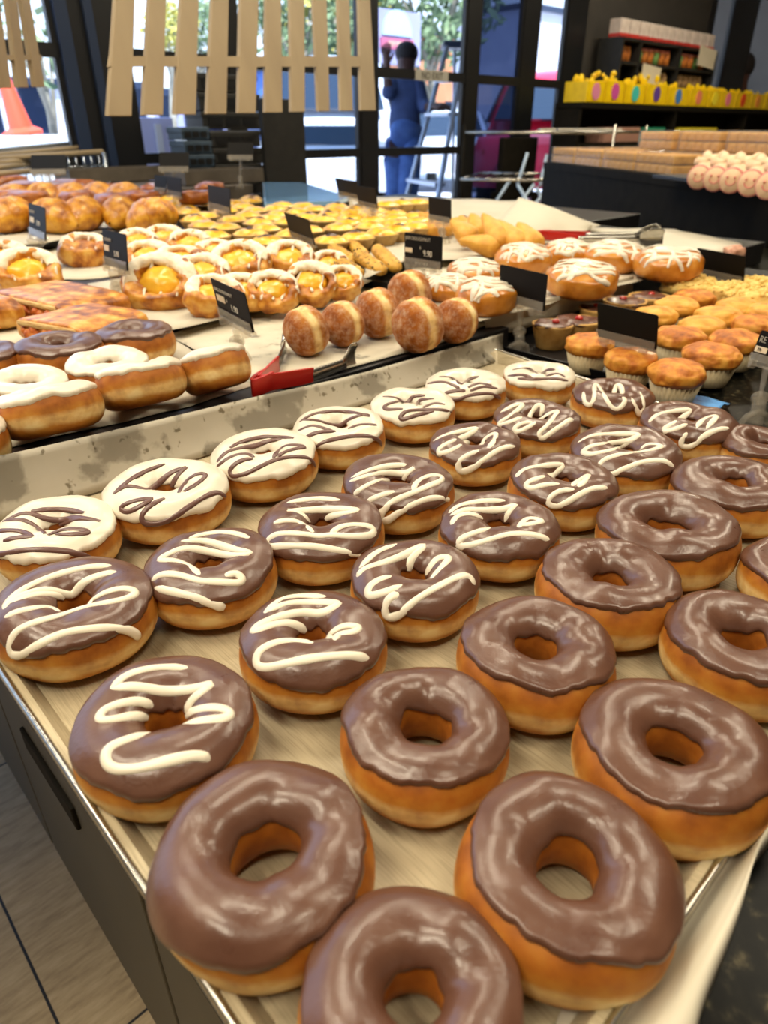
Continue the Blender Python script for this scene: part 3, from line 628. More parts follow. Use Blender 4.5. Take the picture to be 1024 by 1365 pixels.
class Dome:
    """a rounded bun or dome, usable like Ring.top/pt"""
    def __init__(s, rx, ry, h, seed, e=.75, lump=.05): s.rx, s.ry, s.h, s.seed, s.e, s.lump = rx, ry, h, seed, e, lump
    def pt(s, th, ph, off=0.0):
        c, q = math.cos(ph), math.sin(ph); k = 1 + s.lump * ns((math.cos(th) * c, math.sin(th) * c, q), 1.8, s.seed) + s.lump * .4 * ns((math.cos(th) * c, math.sin(th) * c, q), 5, s.seed)
        rr = sg(c, s.e) * k; z = s.h * (.5 + .5 * sg(q, s.e)) * k
        return Vector(((s.rx + off) * rr * math.cos(th), (s.ry + off) * rr * math.sin(th), z + off * q))
    def top(s, x, y, off):
        th = math.atan2(y / s.ry, x / s.rx); r = math.hypot(x, y); lo, hi = R(4), R(90)
        if r > (s.pt(th, lo, off).xy.length): return None
        for _ in range(18):
            m = (lo + hi) / 2
            if s.pt(th, m, off).xy.length > r: lo = m
            else: hi = m
        return s.pt(th, lo, off).z, th, lo
    def mesh(s, nt=40, nph=20):
        mb = MB(); mb.grid([[s.pt(2 * PI * i / nt, -PI / 2 + PI * j / nph) for i in range(nt)] for j in range(nph + 1)], cv=True); return mb
    def cap(s, th0, th1, ph0, off, seed, nt=26, nph=8, th_in=PI / 2):
        mb = MB(); rows = []
        for i in range(nt + 1):
            f = i / nt; th = th0 + (th1 - th0) * f; ed = min(1, f * 6, (1 - f) * 6) if th1 - th0 < 6.2 else 1
            u = (math.cos(th), math.sin(th), 0); p0 = ph0 + .30 * ns(u, 3, seed) + .16 * ns(u, 8, seed + 2)
            rows.append([s.pt(th, p0 + (th_in - p0) * j / nph, (off * math.sqrt(min(1, j / 1.5)) if j else -.001) * ed - (1 - ed) * .001) for j in range(nph + 1)])
        mb.grid(rows); return mb
def ring_cap(g, th0, th1, p0, p1, off, seed, nt=30, nph=10):
    mb = MB(); rows = []
    for i in range(nt + 1):
        f = i / nt; th = th0 + (th1 - th0) * f; ed = min(1, f * 5, (1 - f) * 5); u = (math.cos(th), math.sin(th), 0)
        a = p0 + .6 * ns(u, 2.5, seed) + .4 * ns(u, 7, seed + 1); b = p1 + .3 * ns(u, 3, seed + 3); row = []
        for j in range(nph + 1):
            t = j / nph; e = math.sqrt(max(0, min(1, t * 5, (1 - t) * 5)))
            row.append(g.pt(th, a + (b - a) * t, off * e * ed * (1 + .5 * ns((u[0] * 3, u[1] * 3, t * 4), 1, seed)) - (.0012 if e * ed < .05 else 0)))
        rows.append(row)
    mb.grid(rows); return mb

# sugared jam doughnuts standing on edge
def jam_doughnut(px, py, w, zt, label, seed, az, lean):
    p = onz(px, py, zt + .036); Rr = w * depth(p) / F / 2
    root = thing('jam_doughnut', label, 'doughnut', (p.x, p.y, zt + .001), (0, 0, 0), 'sugared jam doughnuts')
    az -= .16; nv = Vector((-math.cos(az), -math.sin(az), 0))           # the axis of the pale belt
    rot = Matrix.Rotation(lean, 3, Vector((0, 1, 0))) @ Matrix([nv, Vector((0, 0, 1)).cross(nv), Vector((0, 0, 1))]).transposed()
    mb = MB(); rows = []; sq = .86
    for i in range(33):
        a = -PI / 2 + PI * i / 32; row = []
        for k in range(48):
            b = 2 * PI * k / 48; x = math.sin(a); c = math.cos(a)
            q = Vector((sg(x, .9) * sq, sg(c, .85) * math.cos(b), sg(c, .85) * math.sin(b)))
            q *= 1 - .045 * math.exp(-(x / .16) ** 2) + .035 * ns(q, 1.6, seed)
            dd = math.hypot(q.x, q.y); q.z -= .16 * math.exp(-(dd / .17) ** 2) if q.z > 0 else 0
            row.append(q * Rr)
        rows.append(row)
    mb.grid(rows, cv=True); b = mb.build('sugared_dough', 'jamdough', root); b.rotation_euler = rot.to_euler()
    zmin = min((rot @ Vector(v)).z for v in mb.v); b.location = (0, 0, -zmin - .0015)
    mb = MB(); mb.ball((0, 0, .80 * Rr), Rr * .13, 12, 8, (1, 1.1, .55)); mb.build('jam_filling', 'jam', b)
for i, (x, y, w, az, ln, lab) in enumerate([
    (408, 437, 66, .75, -.30, 'sugared jam doughnut first from left, nearest the red tongs'),
    (457, 426, 61, .95, -.16, 'sugared jam doughnut second from left with jam showing on top'),
    (504, 416, 66, .62, -.22, 'sugared jam doughnut third from left, just behind the largest front one'),
    (557, 433, 74, .72, -.20, 'largest sugared jam doughnut, foremost at the edge of its tray'),
    (608, 422, 60, 1.05, -.05, 'sugared jam doughnut at the right end, its jam hole turned up'),
    (546, 392, 62, .72, -.22, 'sugared jam doughnut hidden behind the largest front one, only top showing')]):
    jam_doughnut(x, y, w, .8375, lab, 300 + i, az, ln)

# danishes
def danish(px, py, w, zt, label, seed, tilt=30, snow=1.0, turn=0, almond=False):
    rr = random.Random(seed); p = onz(px, py, zt + .024); D = w * depth(p) / F * 1.12
    root = thing('danish_pastry', label, 'pastry', (p.x, p.y, zt + .001 + D * .17 * math.sin(R(tilt))), (R(tilt), 0, camyaw(p) + R(turn)), 'iced danish pastries'); root.scale = (1.12, .95, 1)
    root.rotation_mode = 'XYZ'
    g = Ring(D, D * .42, .48, seed); g.hx *= 2.2
    nt, nph = 64, 24; mb = MB(); rows = []
    for i in range(nt):
        th = 2 * PI * i / nt
        rows.append([g.pt(th, 2 * PI * j / nph, .0026 * math.sin(th * 2 + 3 * math.cos(2 * PI * j / nph) + seed) + .0014 * math.sin(9 * th + 4 * math.sin(2 * PI * j / nph) + seed) + .003 * ns((math.cos(th), math.sin(th), j / nph), 1.5, seed)) for j in range(nph)])
    mb.grid(rows, True, True); mb.build('pastry_shell', 'pastry', root)
    mb = MB(); dm = Dome(D * .31, D * .28, D * .36, seed + 4, .9, .12); mb = dm.mesh(24, 12); f = mb.build('custard_filling', 'custard' if not almond else 'pastry', root); f.location = (0, 0, D * .06)
    if snow > 0: ring_cap(g, R(20 - 30 * snow), R(150 + 40 * snow), R(8), R(140), .0036, seed + 2).build('icing_cap', 'sugar', root)
    ls = []
    for k in range(5):
        x0 = (-.42 + .2 * k + rr.uniform(-.04, .04)) * D; ls.append([(x0, -.36 * D), (x0 + .05 * D * rr.uniform(-1, 1), -.1 * D), (x0 + .08 * D, .15 * D), (x0 + .12 * D, .38 * D)])
    local_strokes(g, ls, .0005, .0042, .0012, seed).build('icing_drizzle', 'white_icing', root)
DAN = [(218, 383, 78, 42, 1.0, -8, 'large iced danish with open apricot filling, foremost left beside the leaning price card'),
    (284, 394, 66, 20, .9, 30, 'iced danish directly behind the leaning price card'), (320, 388, 54, 34, .6, 10, 'iced danish peeking out right of the leaning price card'),
    (364, 386, 56, 38, .5, -4, 'iced danish with open custard centre, middle of the front row'), (414, 376, 56, 40, .25, 5, 'golden danish with bare custard swirl at the right of the front row'),
    (456, 372, 46, 34, .5, 10, 'last danish of the front row, under the black seeded sticks'), (270, 366, 60, 26, 1.0, 0, 'snow-iced danish second row, behind the large foremost one'),
    (322, 353, 64, 30, 1.0, -10, 'danish heaped with white icing in the middle of the pile'), (386, 346, 54, 32, .8, 5, 'iced danish behind the front row, below the tilted blank card'),
    (438, 352, 44, 28, .9, 0, 'small iced danish between the tilted blank card and the sesame sticks'), (240, 350, 56, 16, 1.0, 20, 'iced danish in the third row of the pile, left of centre'),
    (200, 345, 54, 24, .8, -15, 'iced danish just right of the upright price card'), (184, 322, 42, 22, .5, 0, 'brown iced danish at the back left, touching the croissant tray'),
    (220, 319, 44, 20, .5, 15, 'brown iced danish at the back beside a white paper corner'), (254, 328, 48, 24, .4, 0, 'golden-brown danish at the back right of the pile'),
    (288, 336, 46, 16, .9, 10, 'iced danish at the back, below the custard tarts stand')]
for i, (x, y, w, tl_, sn, tn, lab) in enumerate(DAN):
    danish(x, y, w, .853 + (.012 if 344 < y < 370 and 230 < x < 400 else .004 if y < 345 else 0), lab, 400 + i, tl_, sn, tn)
danish(114, 335, 54, .8525, 'knotted almond danish alone on paper left of the upright price card', 450, 18, .5, 0, True)
danish(6, 350, 56, .8525, 'iced danish cut by the left frame edge behind the savoury slabs', 451, 30, .9)
danish(38, 366, 66, .8525, 'iced danish with custard leaning on the rear savoury slab', 452, 34, .8)

# croissants
def croissant(px, py, w, zt, label, seed, yaw, hz=.021):
    p = onz(px, py, zt + hz); Rr = .040 * random.Random(seed).uniform(.95, 1.08)
    root = thing('croissant', label, 'croissant', (p.x, p.y, zt), (0, 0, camyaw(p) + R(yaw)), 'croissants')
    rows = []; n = 90; L_ = .165
    for i in range(n + 1):
        f = i / n; u = f * 2 - 1; ang = u * .55; Rc = L_ / 1.1
        c = Vector((Rc * math.sin(ang), Rc * (1 - math.cos(ang)) * 1.0, 0))
        seg = (abs(u) * 3.6 + .1) % 1.0
        r = Rr * max(.02, (1 - abs(u) ** 2.4)) ** .6 * (1 + .20 * (1 - seg) ** .7 - .08) 
        t = Vector((math.cos(ang), math.sin(ang), 0)); b = Vector((-t.y, t.x, 0))
        rows.append([c + b * r * 1.08 * math.cos(2 * PI * k / 22) + Vector((0, 0, Rr * .86 + r * .92 * math.sin(2 * PI * k / 22) - (Rr - r) * .45 + .0012 * ns((u * 4, math.cos(2 * PI * k / 22), math.sin(2 * PI * k / 22)), 2, seed))) for k in range(22)])
    mb = MB(); mb.grid(rows, cv=True); mb.build('crust', 'croissant', root)
CRO = [(18, 296, 62, 'first from left in the front row'), (72, 297, -66, 'behind the narrow price card in the front row'), (114, 294, 76, 'right of the narrow price card, front row'), (162, 291, 84, 'pointing forward with a pale tip, front row'), (206, 295, 48, 'at the right end of the front row'),
    (20, 270, 60, 'first from left in the second row'), (62, 271, -60, 'second from left in the second row'), (98, 270, 66, 'third from left in the second row'), (134, 269, 80, 'fourth from left in the second row'), (168, 271, 60, 'last of the second row')]
for i, (x, y, yw, lab) in enumerate(CRO): croissant(x, y, 0, .8745 + (.006 if i > 4 else 0), 'golden croissant ' + lab, 500 + i, yw)

# custard tarts
def custard_tart(px, py, zt, label, seed, group='custard tarts', D=.080, spot=False):
    p = onz(px, py, zt + .026); root = thing('custard_tart', label, 'tart', (p.x, p.y, zt), (0, 0, seed * 1.7), group); r = D / 2
    mb = MB(); mb.lathe([(0, .0), (r * .66, 0), (r * .70, .001, .012), (r * .97, .023, .016), (r * 1.0, .0255, .01), (r * .95, .0265, .01), (r * .88, .0225)], 40, 20); mb.build('crust_cup', 'foil', root)
    mb = MB(); rows = []
    for i in range(9):
        f = i / 8; rows.append([Vector((r * .955 * f * math.cos(2 * PI * k / 28), r * .955 * f * math.sin(2 * PI * k / 28), .0245 + .0125 * (1 - f ** 3) + .0018 * ns((f * math.cos(2 * PI * k / 28), f * math.sin(2 * PI * k / 28), 0), 2.5, seed))) for k in range(28)])
    mb.grid(rows, cv=True); mb.build('custard', 'tartcustard', root)
    if spot:
        rr = random.Random(seed); mb = MB()
        rows = []
        for i in range(6):
            f = i / 5; rows.append([Vector((r * .42 * f * (1 + .5 * ns((math.cos(2 * PI * k / 18), math.sin(2 * PI * k / 18), 0), 1.6, seed)) * math.cos(2 * PI * k / 18) + r * .1, r * .3 * f * math.sin(2 * PI * k / 18), .0375 + .004 * (1 - f * f) - .003 * f)) for k in range(18)])
        mb.grid(rows, cv=True); mb.build('scorched_spot', 'scorch', root)
tp = [(399, 283), (420, 279), (360, 291), (354, 305), (441, 321), (476, 316), (508, 311), (453, 304), (482, 302), (433, 293), (459, 291), (390, 312), (357, 322), (383, 327), (411, 307), (334, 311), (317, 325), (352, 338), (300, 303), (334, 292), (310, 293), (300, 281), (325, 276), (352, 276), (376, 274), (335, 265), (312, 271), (290, 271), (372, 286), (272, 300), (274, 288), (248, 279), (270, 281), (250, 291), (410, 290), (428, 303), (405, 322), (384, 296), (284, 314), (404, 275), (440, 280)]
kept = []
for x, y in tp:
    p = onz(x, y, .897)
    if all((p - q[2]).length > .068 for q in kept): kept.append((x, y, p))
jr = random.Random(3)
for i in range(7):
    for k in range(16):
        p = W(.945 + i * .079 + jr.uniform(-.006, .006), 1.21 + k * .083 + jr.uniform(-.006, .006), .897); v = p - EYE; dz = depth(p); x = 512 + F * v.x / dz; y = 682.5 - F * (v.y * sp + v.z * cp) / dz
        if y > 264 and not (352 < x < 470 and y < 272) and stof(p)[0] < 1.43 and all((p - q[2]).length > .070 for q in kept): kept.append((x, y, p))
rows_ = {}
for x, y, p in kept:
    s_, t_ = stof(p); rows_.setdefault(int((2.8 - t_) / .14), []).append((x, y, p))
ri = 0
for key in sorted(rows_, reverse=True):
    row = sorted(rows_[key], key=lambda q: q[0])
    for i, (x, y, p) in enumerate(row):
        custard_tart(x, y, .8705, 'yellow custard tart, %s from left in the %s row from the seeded sticks' % (ORD[i], ORD[ri]), 600 + ri * 20 + i, spot=(x * 7 + y * 3) % 5 < 2)
    ri += 1
for i, (x, y) in enumerate([(516, 273), (536, 271), (557, 270)]):
    custard_tart(x, y, .8735, 'custard tart on the far white paper, %s from left beside the twin blank cards' % ORD[i], 680 + i, 'far custard tarts', .085, i == 1)

# sesame sticks
STK = [(420, 323, 440, 341), (441, 330, 474, 351), (462, 321, 487, 342), (475, 338, 511, 362), (501, 330, 530, 359), (421, 341, 450, 354), (453, 350, 480, 366)]
SLB = ['at the left end by the tilted blank card', 'second from left, mostly plain', 'steepest one in the middle of the stack', 'front one thick with dark seeds', 'at the right end of the stack', 'low one at the left under the others', 'lowest one lying against the iced danishes']
for i, (x0, y0, x1, y1) in enumerate(STK):
    b = onz(x1, y1, .872); a = atd(x0, y0, depth(b) + (.075 if i < 5 else .06)); d = (b - a); L_ = d.length; L_ = min(L_, .15); mid = (a + b) / 2
    root = thing('seeded_stick', 'golden seeded pastry stick ' + SLB[i], 'pastry', mid, (0, 0, 0), 'seeded pastry sticks'); root.rotation_euler = d.to_track_quat('X', 'Z').to_euler()
    rows = []
    for k in range(21):
        f = k / 20; r = .0130 * (1 - abs(2 * f - 1) ** 7) ** .5 + .0005
        rows.append([Vector(((f - .5) * L_, r * 1.15 * math.cos(2 * PI * j / 16), r * .9 * math.sin(2 * PI * j / 16) + .0008 * ns((f * 9, j, 0), 1, i))) for j in range(16)])
    mb = MB(); mb.grid(rows, cv=True); mb.build('crust', 'stick', root)
    rr = random.Random(i); mb = MB()
    for _ in range(70 if i in (0, 3, 5, 6) else 22):
        f = rr.uniform(-.46, .46); aa = rr.uniform(.1, PI - .1) if rr.random() < .8 else rr.uniform(0, 2 * PI)
        mb.ball((f * L_, .0147 * math.cos(aa), .0115 * math.sin(aa)), .0016, 5, 4, (1.5, 1, .7))
    tag(mb.build('sesame_seeds', 'seed', root), None, None, None, 'stuff')

# golden turnovers
TUR = [((600, 293), (632, 322), .024, 'lying flat at the left of the heap'), ((628, 284), (644, 318), .022, 'standing at the back left of the heap'), ((643, 284), (676, 332), .023, 'tall one standing in the middle of the heap'), ((661, 293), (700, 333), .022, 'leaning right of the middle one'), ((690, 296), (715, 333), .022, 'at the right end of the heap, tip up'),
    ((612, 319), (668, 331), .023, 'lying in front of the heap'), ((614, 287), (622, 312), .019, 'at the far back behind the flat one')]
for i, ((x0, y0), (x1, y1), r0, lab) in enumerate(TUR):
    low = lab.startswith('lying'); b = onz(x1, y1, .89); a = atd(x0, y0, depth(b) + (.0 if low else .03)); d = b - a; L_ = d.length
    root = thing('turnover', 'golden turnover ' + lab, 'pastry', a, d.to_track_quat('X', 'Z').to_euler(), 'golden turnovers')
    rows = []
    for k in range(25):
        f = k / 24; r = r0 * 1.25 * (f ** .62) * (max(0, 1 - f ** 7)) ** .5 * 1.15
        rows.append([Vector((f * L_, r * 1.15 * sg(math.cos(2 * PI * j / 20), .9), r * .85 * sg(math.sin(2 * PI * j / 20), 1.1) + .0012 * ns((f * 5, math.cos(j), math.sin(j)), 1, i))) for j in range(20)])
    mb = MB(); mb.grid(rows, cv=True); mb.build('crust', 'turnover', root)
for i, (x, y, w, lab) in enumerate([(570, 295, 38, 'pale round bun half hidden by the small blank card'), (583, 309, 44, 'flat pale bun in front of the small blank card')]):
    p = onz(x, y, .885); r = w * depth(p) / F / 2; root = thing('round_bun', lab, 'bun', (p.x, p.y, .873), (0, 0, 0), 'pale round buns'); Dome(r, r, .035, 700 + i).mesh().build('crust', 'turnover', root)

# drizzled buns
BUN = [(632, 368, 74, .95, 'with a bare glazed side, left of the blank card'), (596, 381, 62, .95, 'at the far left behind the jam doughnuts'), (648, 397, 84, .95, 'foremost, directly behind the last jam doughnut'), (697, 349, 76, .95, 'above the blank card, flecked with seeds'), (756, 341, 66, .95, 'nearest the red tongs handle'), (816, 345, 82, .98, 'thickly striped, right of the one by the red handle'), (775, 376, 96, .95, 'foremost right of the blank card, with open fruit'), (890, 355, 88, .98, 'at the right end, just left of the rear blank card')]
for i, (x, y, w, k, lab) in enumerate(BUN):
    p = onz(x, y, .877); r = w * depth(p) / F / 2; h = min(.047, r * .9)
    root = thing('iced_bun', 'glazed bun with white drizzle, ' + lab, 'bun', (p.x, p.y, .8575), (R(8), 0, camyaw(p)), 'drizzled glazed buns')
    dm = Dome(r, r * .92, h, 720 + i, .62, .06); dm.mesh(48, 22).build('crust', 'bun', root)
    rr = random.Random(i + 5); ls = []
    for k2 in range(6):
        y0 = (-.72 + .29 * k2) * r; ls.append([(-.8 * r, y0 + rr.uniform(-.1, .1) * r), (-.35 * r, y0 + rr.uniform(-.2, .2) * r), (.1 * r, y0 + rr.uniform(-.2, .2) * r), (.5 * r, y0 + rr.uniform(-.15, .15) * r), (.85 * r, y0 + .1 * r)])
    for k2 in range(3):
        x0 = rr.uniform(-.6, .6) * r; ls.append([(x0, -.9 * r), (x0 + .1 * r, -.4 * r), (x0, .1 * r)])
    local_strokes(dm, ls, .0004, .0085, .0022, i).build('icing_drizzle', 'white_icing', root)
    dm.cap(R(35), R(145), R(48), .0018, 730 + i).build('icing_cap', 'white_icing', root)
p = onz(979, 337, .872); root = thing('pink_bun', 'small pinkish knotted bun showing above the rear blank card', 'bun', (p.x, p.y, .857)); Dome(.022, .02, .03, 741, .8, .2).mesh().build('crust', mott('pink_crust', [(.3, '#a86a50'), (.7, '#d8a88c')], 60, .5), root)

# muffins, nut tarts and crumble cakes
def muffin(px, py, w, kind, label, seed, zt=.8052):
    hgt = .030; p = onz(px, py, zt + .034); r = w * depth(p) / F / 2
    root = thing({'crumble': 'crumble_cake', 'nut': 'nut_tart'}.get(kind, 'muffin'), label, {'crumble': 'cake', 'nut': 'tart'}.get(kind, 'muffin'), (p.x, p.y, zt), (0, 0, seed * .7), {'crumble': 'crumble cakes', 'nut': 'nut tarts'}.get(kind, 'muffins'))
    if kind == 'nut':
        mb = MB(); mb.lathe([(0, 0), (r * .68, 0), (r * .72, .001), (r, .033), (r * 1.02, .036), (r * .95, .037), (r * .9, .033)], 36); mb.build('crust_cup', 'crust', root)
        d = Dome(r * .93, r * .93, .012, seed, .8, .3); m = d.mesh(30, 10).build('nut_filling', 'chocfill', root); m.location = (0, 0, .0275)
        rr = random.Random(seed); mb = MB(); mb.ball((rr.uniform(-.2, .2) * r, rr.uniform(-.2, .2) * r, .040), .006, 10, 8, (1.2, 1, .7)); mb.build('cherry', 'cherry', root)
        return
    mb = MB(); mb.lathe([(0, 0), (r * .66, 0), (r * .69, .001, .02), (r * .93, hgt + .002, .022), (r * .9, hgt + .001)], 96, 32); mb.build('paper_cup', 'cuppaper', root)
    if kind == 'crumble':
        Dome(r * 1.05, r * 1.05, .034, seed, .7, .12).mesh().build('cake_top', 'crumble', root).location = (0, 0, hgt - .008)
        dm = Dome(r * 1.05, r * 1.05, .034, seed, .7, .12); rr = random.Random(seed); mb = MB()
        for _ in range(110):
            q = dm.pt(rr.uniform(0, 2 * PI), R(rr.uniform(0, 90))); mb.ball(q, rr.uniform(.002, .0055), 7, 5, (1, rr.uniform(.7, 1.2), .8))
        o = mb.build('crumbs', 'crumble', root); o.location = (0, 0, hgt - .008); o['kind'] = 'stuff'
    else:
        Dome(r * 1.02, r * 1.0, .031, seed, .78, .07).mesh(72, 34).build('muffin_top', 'goldmuffin' if kind == 'gold' else 'muffin', root).location = (0, 0, hgt - .010)
MUF = [(902, 500, 74, 'muffin', 'dark-topped muffin at the near corner of the muffin tray'), (840, 483, 68, 'muffin', 'dark-topped muffin behind the clear stem of the middle blank card'), (785, 462, 62, 'muffin', 'dark-topped muffin left of the middle blank card, beside the nut tarts'),
    (948, 477, 74, 'muffin', 'dark-topped muffin second back along the right edge'), (980, 458, 68, 'muffin', 'brown muffin just behind the partly cut price card'), (906, 453, 66, 'muffin', 'cracked brown muffin right of the middle blank card'), (936, 438, 60, 'gold', 'golden muffin third row, behind the cracked brown one'), (958, 424, 62, 'gold', 'smooth pale golden muffin in the centre of the tray'), (1006, 436, 60, 'muffin', 'brown muffin cut off by the right frame edge'),
    (874, 424, 56, 'gold', 'golden muffin showing over the middle blank card'), (902, 411, 58, 'gold', 'round golden muffin in front of the dark crusted one'), (925, 400, 54, 'muffin', 'dark crusted muffin in front of the left crumble cake'), (985, 412, 56, 'gold', 'golden muffin in front of the right crumble cakes'), (1022, 420, 54, 'gold', 'golden muffin at the right frame edge behind the brown one'),
    (737, 433, 54, 'nut', 'nut tart with cherry, foremost left by the clear card stand'), (771, 428, 58, 'nut', 'nut tart with bright red cherry, second from left'), (800, 412, 54, 'nut', 'nut tart half hidden left of the middle blank card'), (833, 402, 56, 'nut', 'nut tart with red berry above the middle blank card'), (866, 396, 54, 'nut', 'nut tart at the back near the left crumble cake'),
    (919, 386, 72, 'crumble', 'crumble-topped cake below the rear blank card, leftmost'), (975, 396, 60, 'crumble', 'crumble-topped cake right of the rear card stem'), (1012, 388, 66, 'crumble', 'crumble-topped cake at the back right corner'), (1008, 405, 62, 'crumble', 'crumble-topped cake foremost at the right frame edge')]
for i, (x, y, w, k, lab) in enumerate(MUF): muffin(x, y, w, k, lab, 800 + i)

# savoury pastry slabs
def slab_pastry(quad, zt, h, label, seed):
    P = [onz(x, y, zt + h) for x, y in quad]; c = sum(P, Vector()) / 4; u = ((P[1] - P[0]) + (P[2] - P[3])) / 2; L_ = u.length; u.normalize(); v = Vector((-u.y, u.x, 0)); Wd = abs((((P[3] - P[0]) + (P[2] - P[1])) / 2).dot(v))
    root = thing('savoury_slab', label, 'pastry', (c.x, c.y, zt), (0, 0, math.atan2(u.y, u.x)), 'savoury pastry slabs'); mb = MB(); rows = []
    for i in range(25):
        f = i / 24; x = (f - .5) * L_; sec = []
        for k in range(28):
            a = 2 * PI * k / 28; y = sg(math.cos(a), .45) * Wd / 2; z = h * .5 + sg(math.sin(a), .55) * h * .5 * (1 + .10 * noise.noise(Vector((x * 40, y * 40, seed))))
            sec.append(Vector((x, y, max(0, z))))
        rows.append(sec)
    mb.grid(rows, cv=True); n = 28; mb.f.append(tuple(range(n))); mb.f.append(tuple(len(mb.v) - n + k for k in range(n))[::-1])
    mb.build('pastry_case', 'pastry', root, bevel=.003)
    mb = MB(); rr = random.Random(seed)
    for _ in range(26): mb.ball((-L_ / 2 - .001 + rr.uniform(-.003, .003), rr.uniform(-.36, .36) * Wd, h * rr.uniform(.18, .62)), rr.uniform(.004, .009), 8, 6)
    o = mb.build('filling', 'filling', root); o['kind'] = 'stuff'
    mb = MB(); mb.box((-L_ / 2 - .002, 0, h * .80), (.006, Wd * .84, .008)); mb.build('cheese_layer', 'layers', root, bevel=.003)
slab_pastry([(12, 378), (103, 364), (134, 396), (46, 416)], .8515, .034, 'golden savoury pastry slab lying behind the front one', 1)
slab_pastry([(42, 414), (130, 396), (174, 418), (84, 446)], .8515, .032, 'golden savoury pastry slab in front, orange filling at its end', 2)
p = onz(-8, 424, .865); root = thing('savoury_roll', 'rounded savoury roll cut off by the left frame edge', 'pastry', (p.x, p.y, .851)); Dome(.042, .03, .042, 77, .7, .08).mesh().build('crust', 'pastry', root)

# glazed brown cakes at the back left
BR = [(10, 262, 62), (34, 249, 56), (66, 251, 58), (96, 246, 60), (128, 252, 58), (156, 257, 52), (186, 262, 50), (8, 240, 50), (104, 262, 60), (150, 266, 50), (40, 263, 50), (205, 252, 40), (280, 250, 40), (262, 262, 44)]
for i, (x, y, w) in enumerate(BR):
    p = onz(x, y, .925); r = w * depth(p) / F / 2
    root = thing('brown_cake', 'glazed dark brown cake piece, %s from left in the heap behind the croissants' % ORD[sorted(range(len(BR)), key=lambda j: BR[j][0]).index(i)], 'cake', (p.x, p.y, .902), (0, 0, i), 'glazed brown cakes'); Dome(r * 1.1, r * .8, .04, 900 + i, .6, .12).mesh(30, 14).build('glazed_crust', 'brown', root)
slab('cake_tray', [(.55, 2.64), (1.75, 2.64), (1.75, 3.15), (.55, 3.15)], .8015, .9, 'greybin', 'long taupe tray under the glazed brown cakes at the back', 'tray')
LAMPS = [(-.3, .9, 22), (1.0, 1.3, 22), (.2, -.7, 20), (1.9, .0, 24), (2.4, 1.8, 18), (-.6, 2.3, 20), (1.0, 2.7, 16), (3.8, 2.4, 28), (3.6, .2, 22), (5.6, 2.2, 36), (6.0, .4, 22), (-1.1, .2, 34), (-1.0, 1.5, 14)]  # last two are fill lamps added to brighten the left aisle floor

# ------------------------------------------------------------------ room shell
def wall(name, s0, t0, s1, t1, z0, z1, th, mat):
    a, b = W(s0, t0, 0), W(s1, t1, 0); d = (b - a); L_ = d.length; ang = math.atan2(d.y, d.x)
    mb = MB(); mb.box((0, 0, 0), (L_, th, z1 - z0)); o = mb.build(name, mat, smooth=False)
    o.location = (a + b) / 2 + Vector((0, 0, (z0 + z1) / 2)); o.rotation_euler = (0, 0, ang); o['kind'] = 'structure'; return o
M['ceiling_and_shade_canopy'] = mott('ceiling_paint', [(.3, '#7a756c'), (.7, '#858076')], 4, .9)
M['wallpaint'] = mott('warm_wall_paint', [(.3, '#6a6258'), (.7, '#766d62')], 4, .8)
TW = 3.5
S0, S1, T0 = -2.2, 9.6, -3.2
fl = MB(); fl.prism(poly_st([(S0, T0), (S1, T0), (S1, 5.6), (S0, 5.6)]), -.06, 0); o = fl.build('floor', 'floor', smooth=False); o['kind'] = 'structure'
fl = MB(); fl.prism(poly_st([(S0, T0), (S1, T0), (S1, 5.6), (2.6, 5.6), (2.6, 3.6), (S0, 3.6)]), 3.0, 3.08); o = fl.build('ceiling_and_shade_canopy', 'ceiling_and_shade_canopy', smooth=False); o['kind'] = 'structure'  # stretch beyond the windows is an added canopy keeping the person in shade
wall('wall_left', S0, T0, S0, 3.4, 0, 3.0, .1, 'wallpaint'); wall('wall_rear', S0, T0, S1, T0, 0, 3.0, .1, 'wallpaint'); wall('wall_right', S1, T0, S1, 5.6, 0, 3.0, .1, 'wallpaint')

# ------------------------------------------------------------------ light
w = bpy.data.worlds.new('sky'); sc.world = w; w.use_nodes = True
nt = w.node_tree; bg = nt.nodes['Background']; tc = nt.nodes.new('ShaderNodeTexCoord'); sxyz = nt.nodes.new('ShaderNodeSeparateXYZ'); nt.links.new(tc.outputs['Generated'], sxyz.inputs[0])
rp_ = ramp(nt, [(0, (.80, .84, .88, 1)), (.08, (.82, .91, 1, 1)), (.5, (.50, .70, 1, 1))]); nt.links.new(sxyz.outputs['Z'], rp_.inputs['Fac'])
nt.links.new(rp_.outputs[0], bg.inputs[0]); bg.inputs[1].default_value = 2.3
sd = bpy.data.lights.new('sun', 'SUN'); sd.energy = 13; sd.angle = R(.6); sd.color = (1, .96, .9); so = bpy.data.objects.new('sun', sd); C.objects.link(so)
so.rotation_euler = (Vector((-.25, .40, -.88))).to_track_quat('-Z', 'Y').to_euler()
def lamp(s, t, e, size=.4, z=2.96, col=(1, .88, .66)):
    l = bpy.data.lights.new('ceiling_and_fill_lamp', 'AREA'); l.shape = 'RECTANGLE'; l.size = 1.1; l.size_y = .13; l.energy = e; l.color = col
    o = bpy.data.objects.new('ceiling_and_fill_lamp', l); C.objects.link(o); o.location = W(s, t, z); o.rotation_euler = (0, 0, YAW + (PI / 2 if int(s * 10) % 2 else 0)); return o
for s, t, e in LAMPS: lamp(s, t, e)
vs = sc.view_settings; sc.display_settings.display_device = 'sRGB'; vs.view_transform = 'Standard'; vs.look = 'None'; vs.exposure = 0.0; vs.gamma = 1.0; vs.use_curve_mapping = False

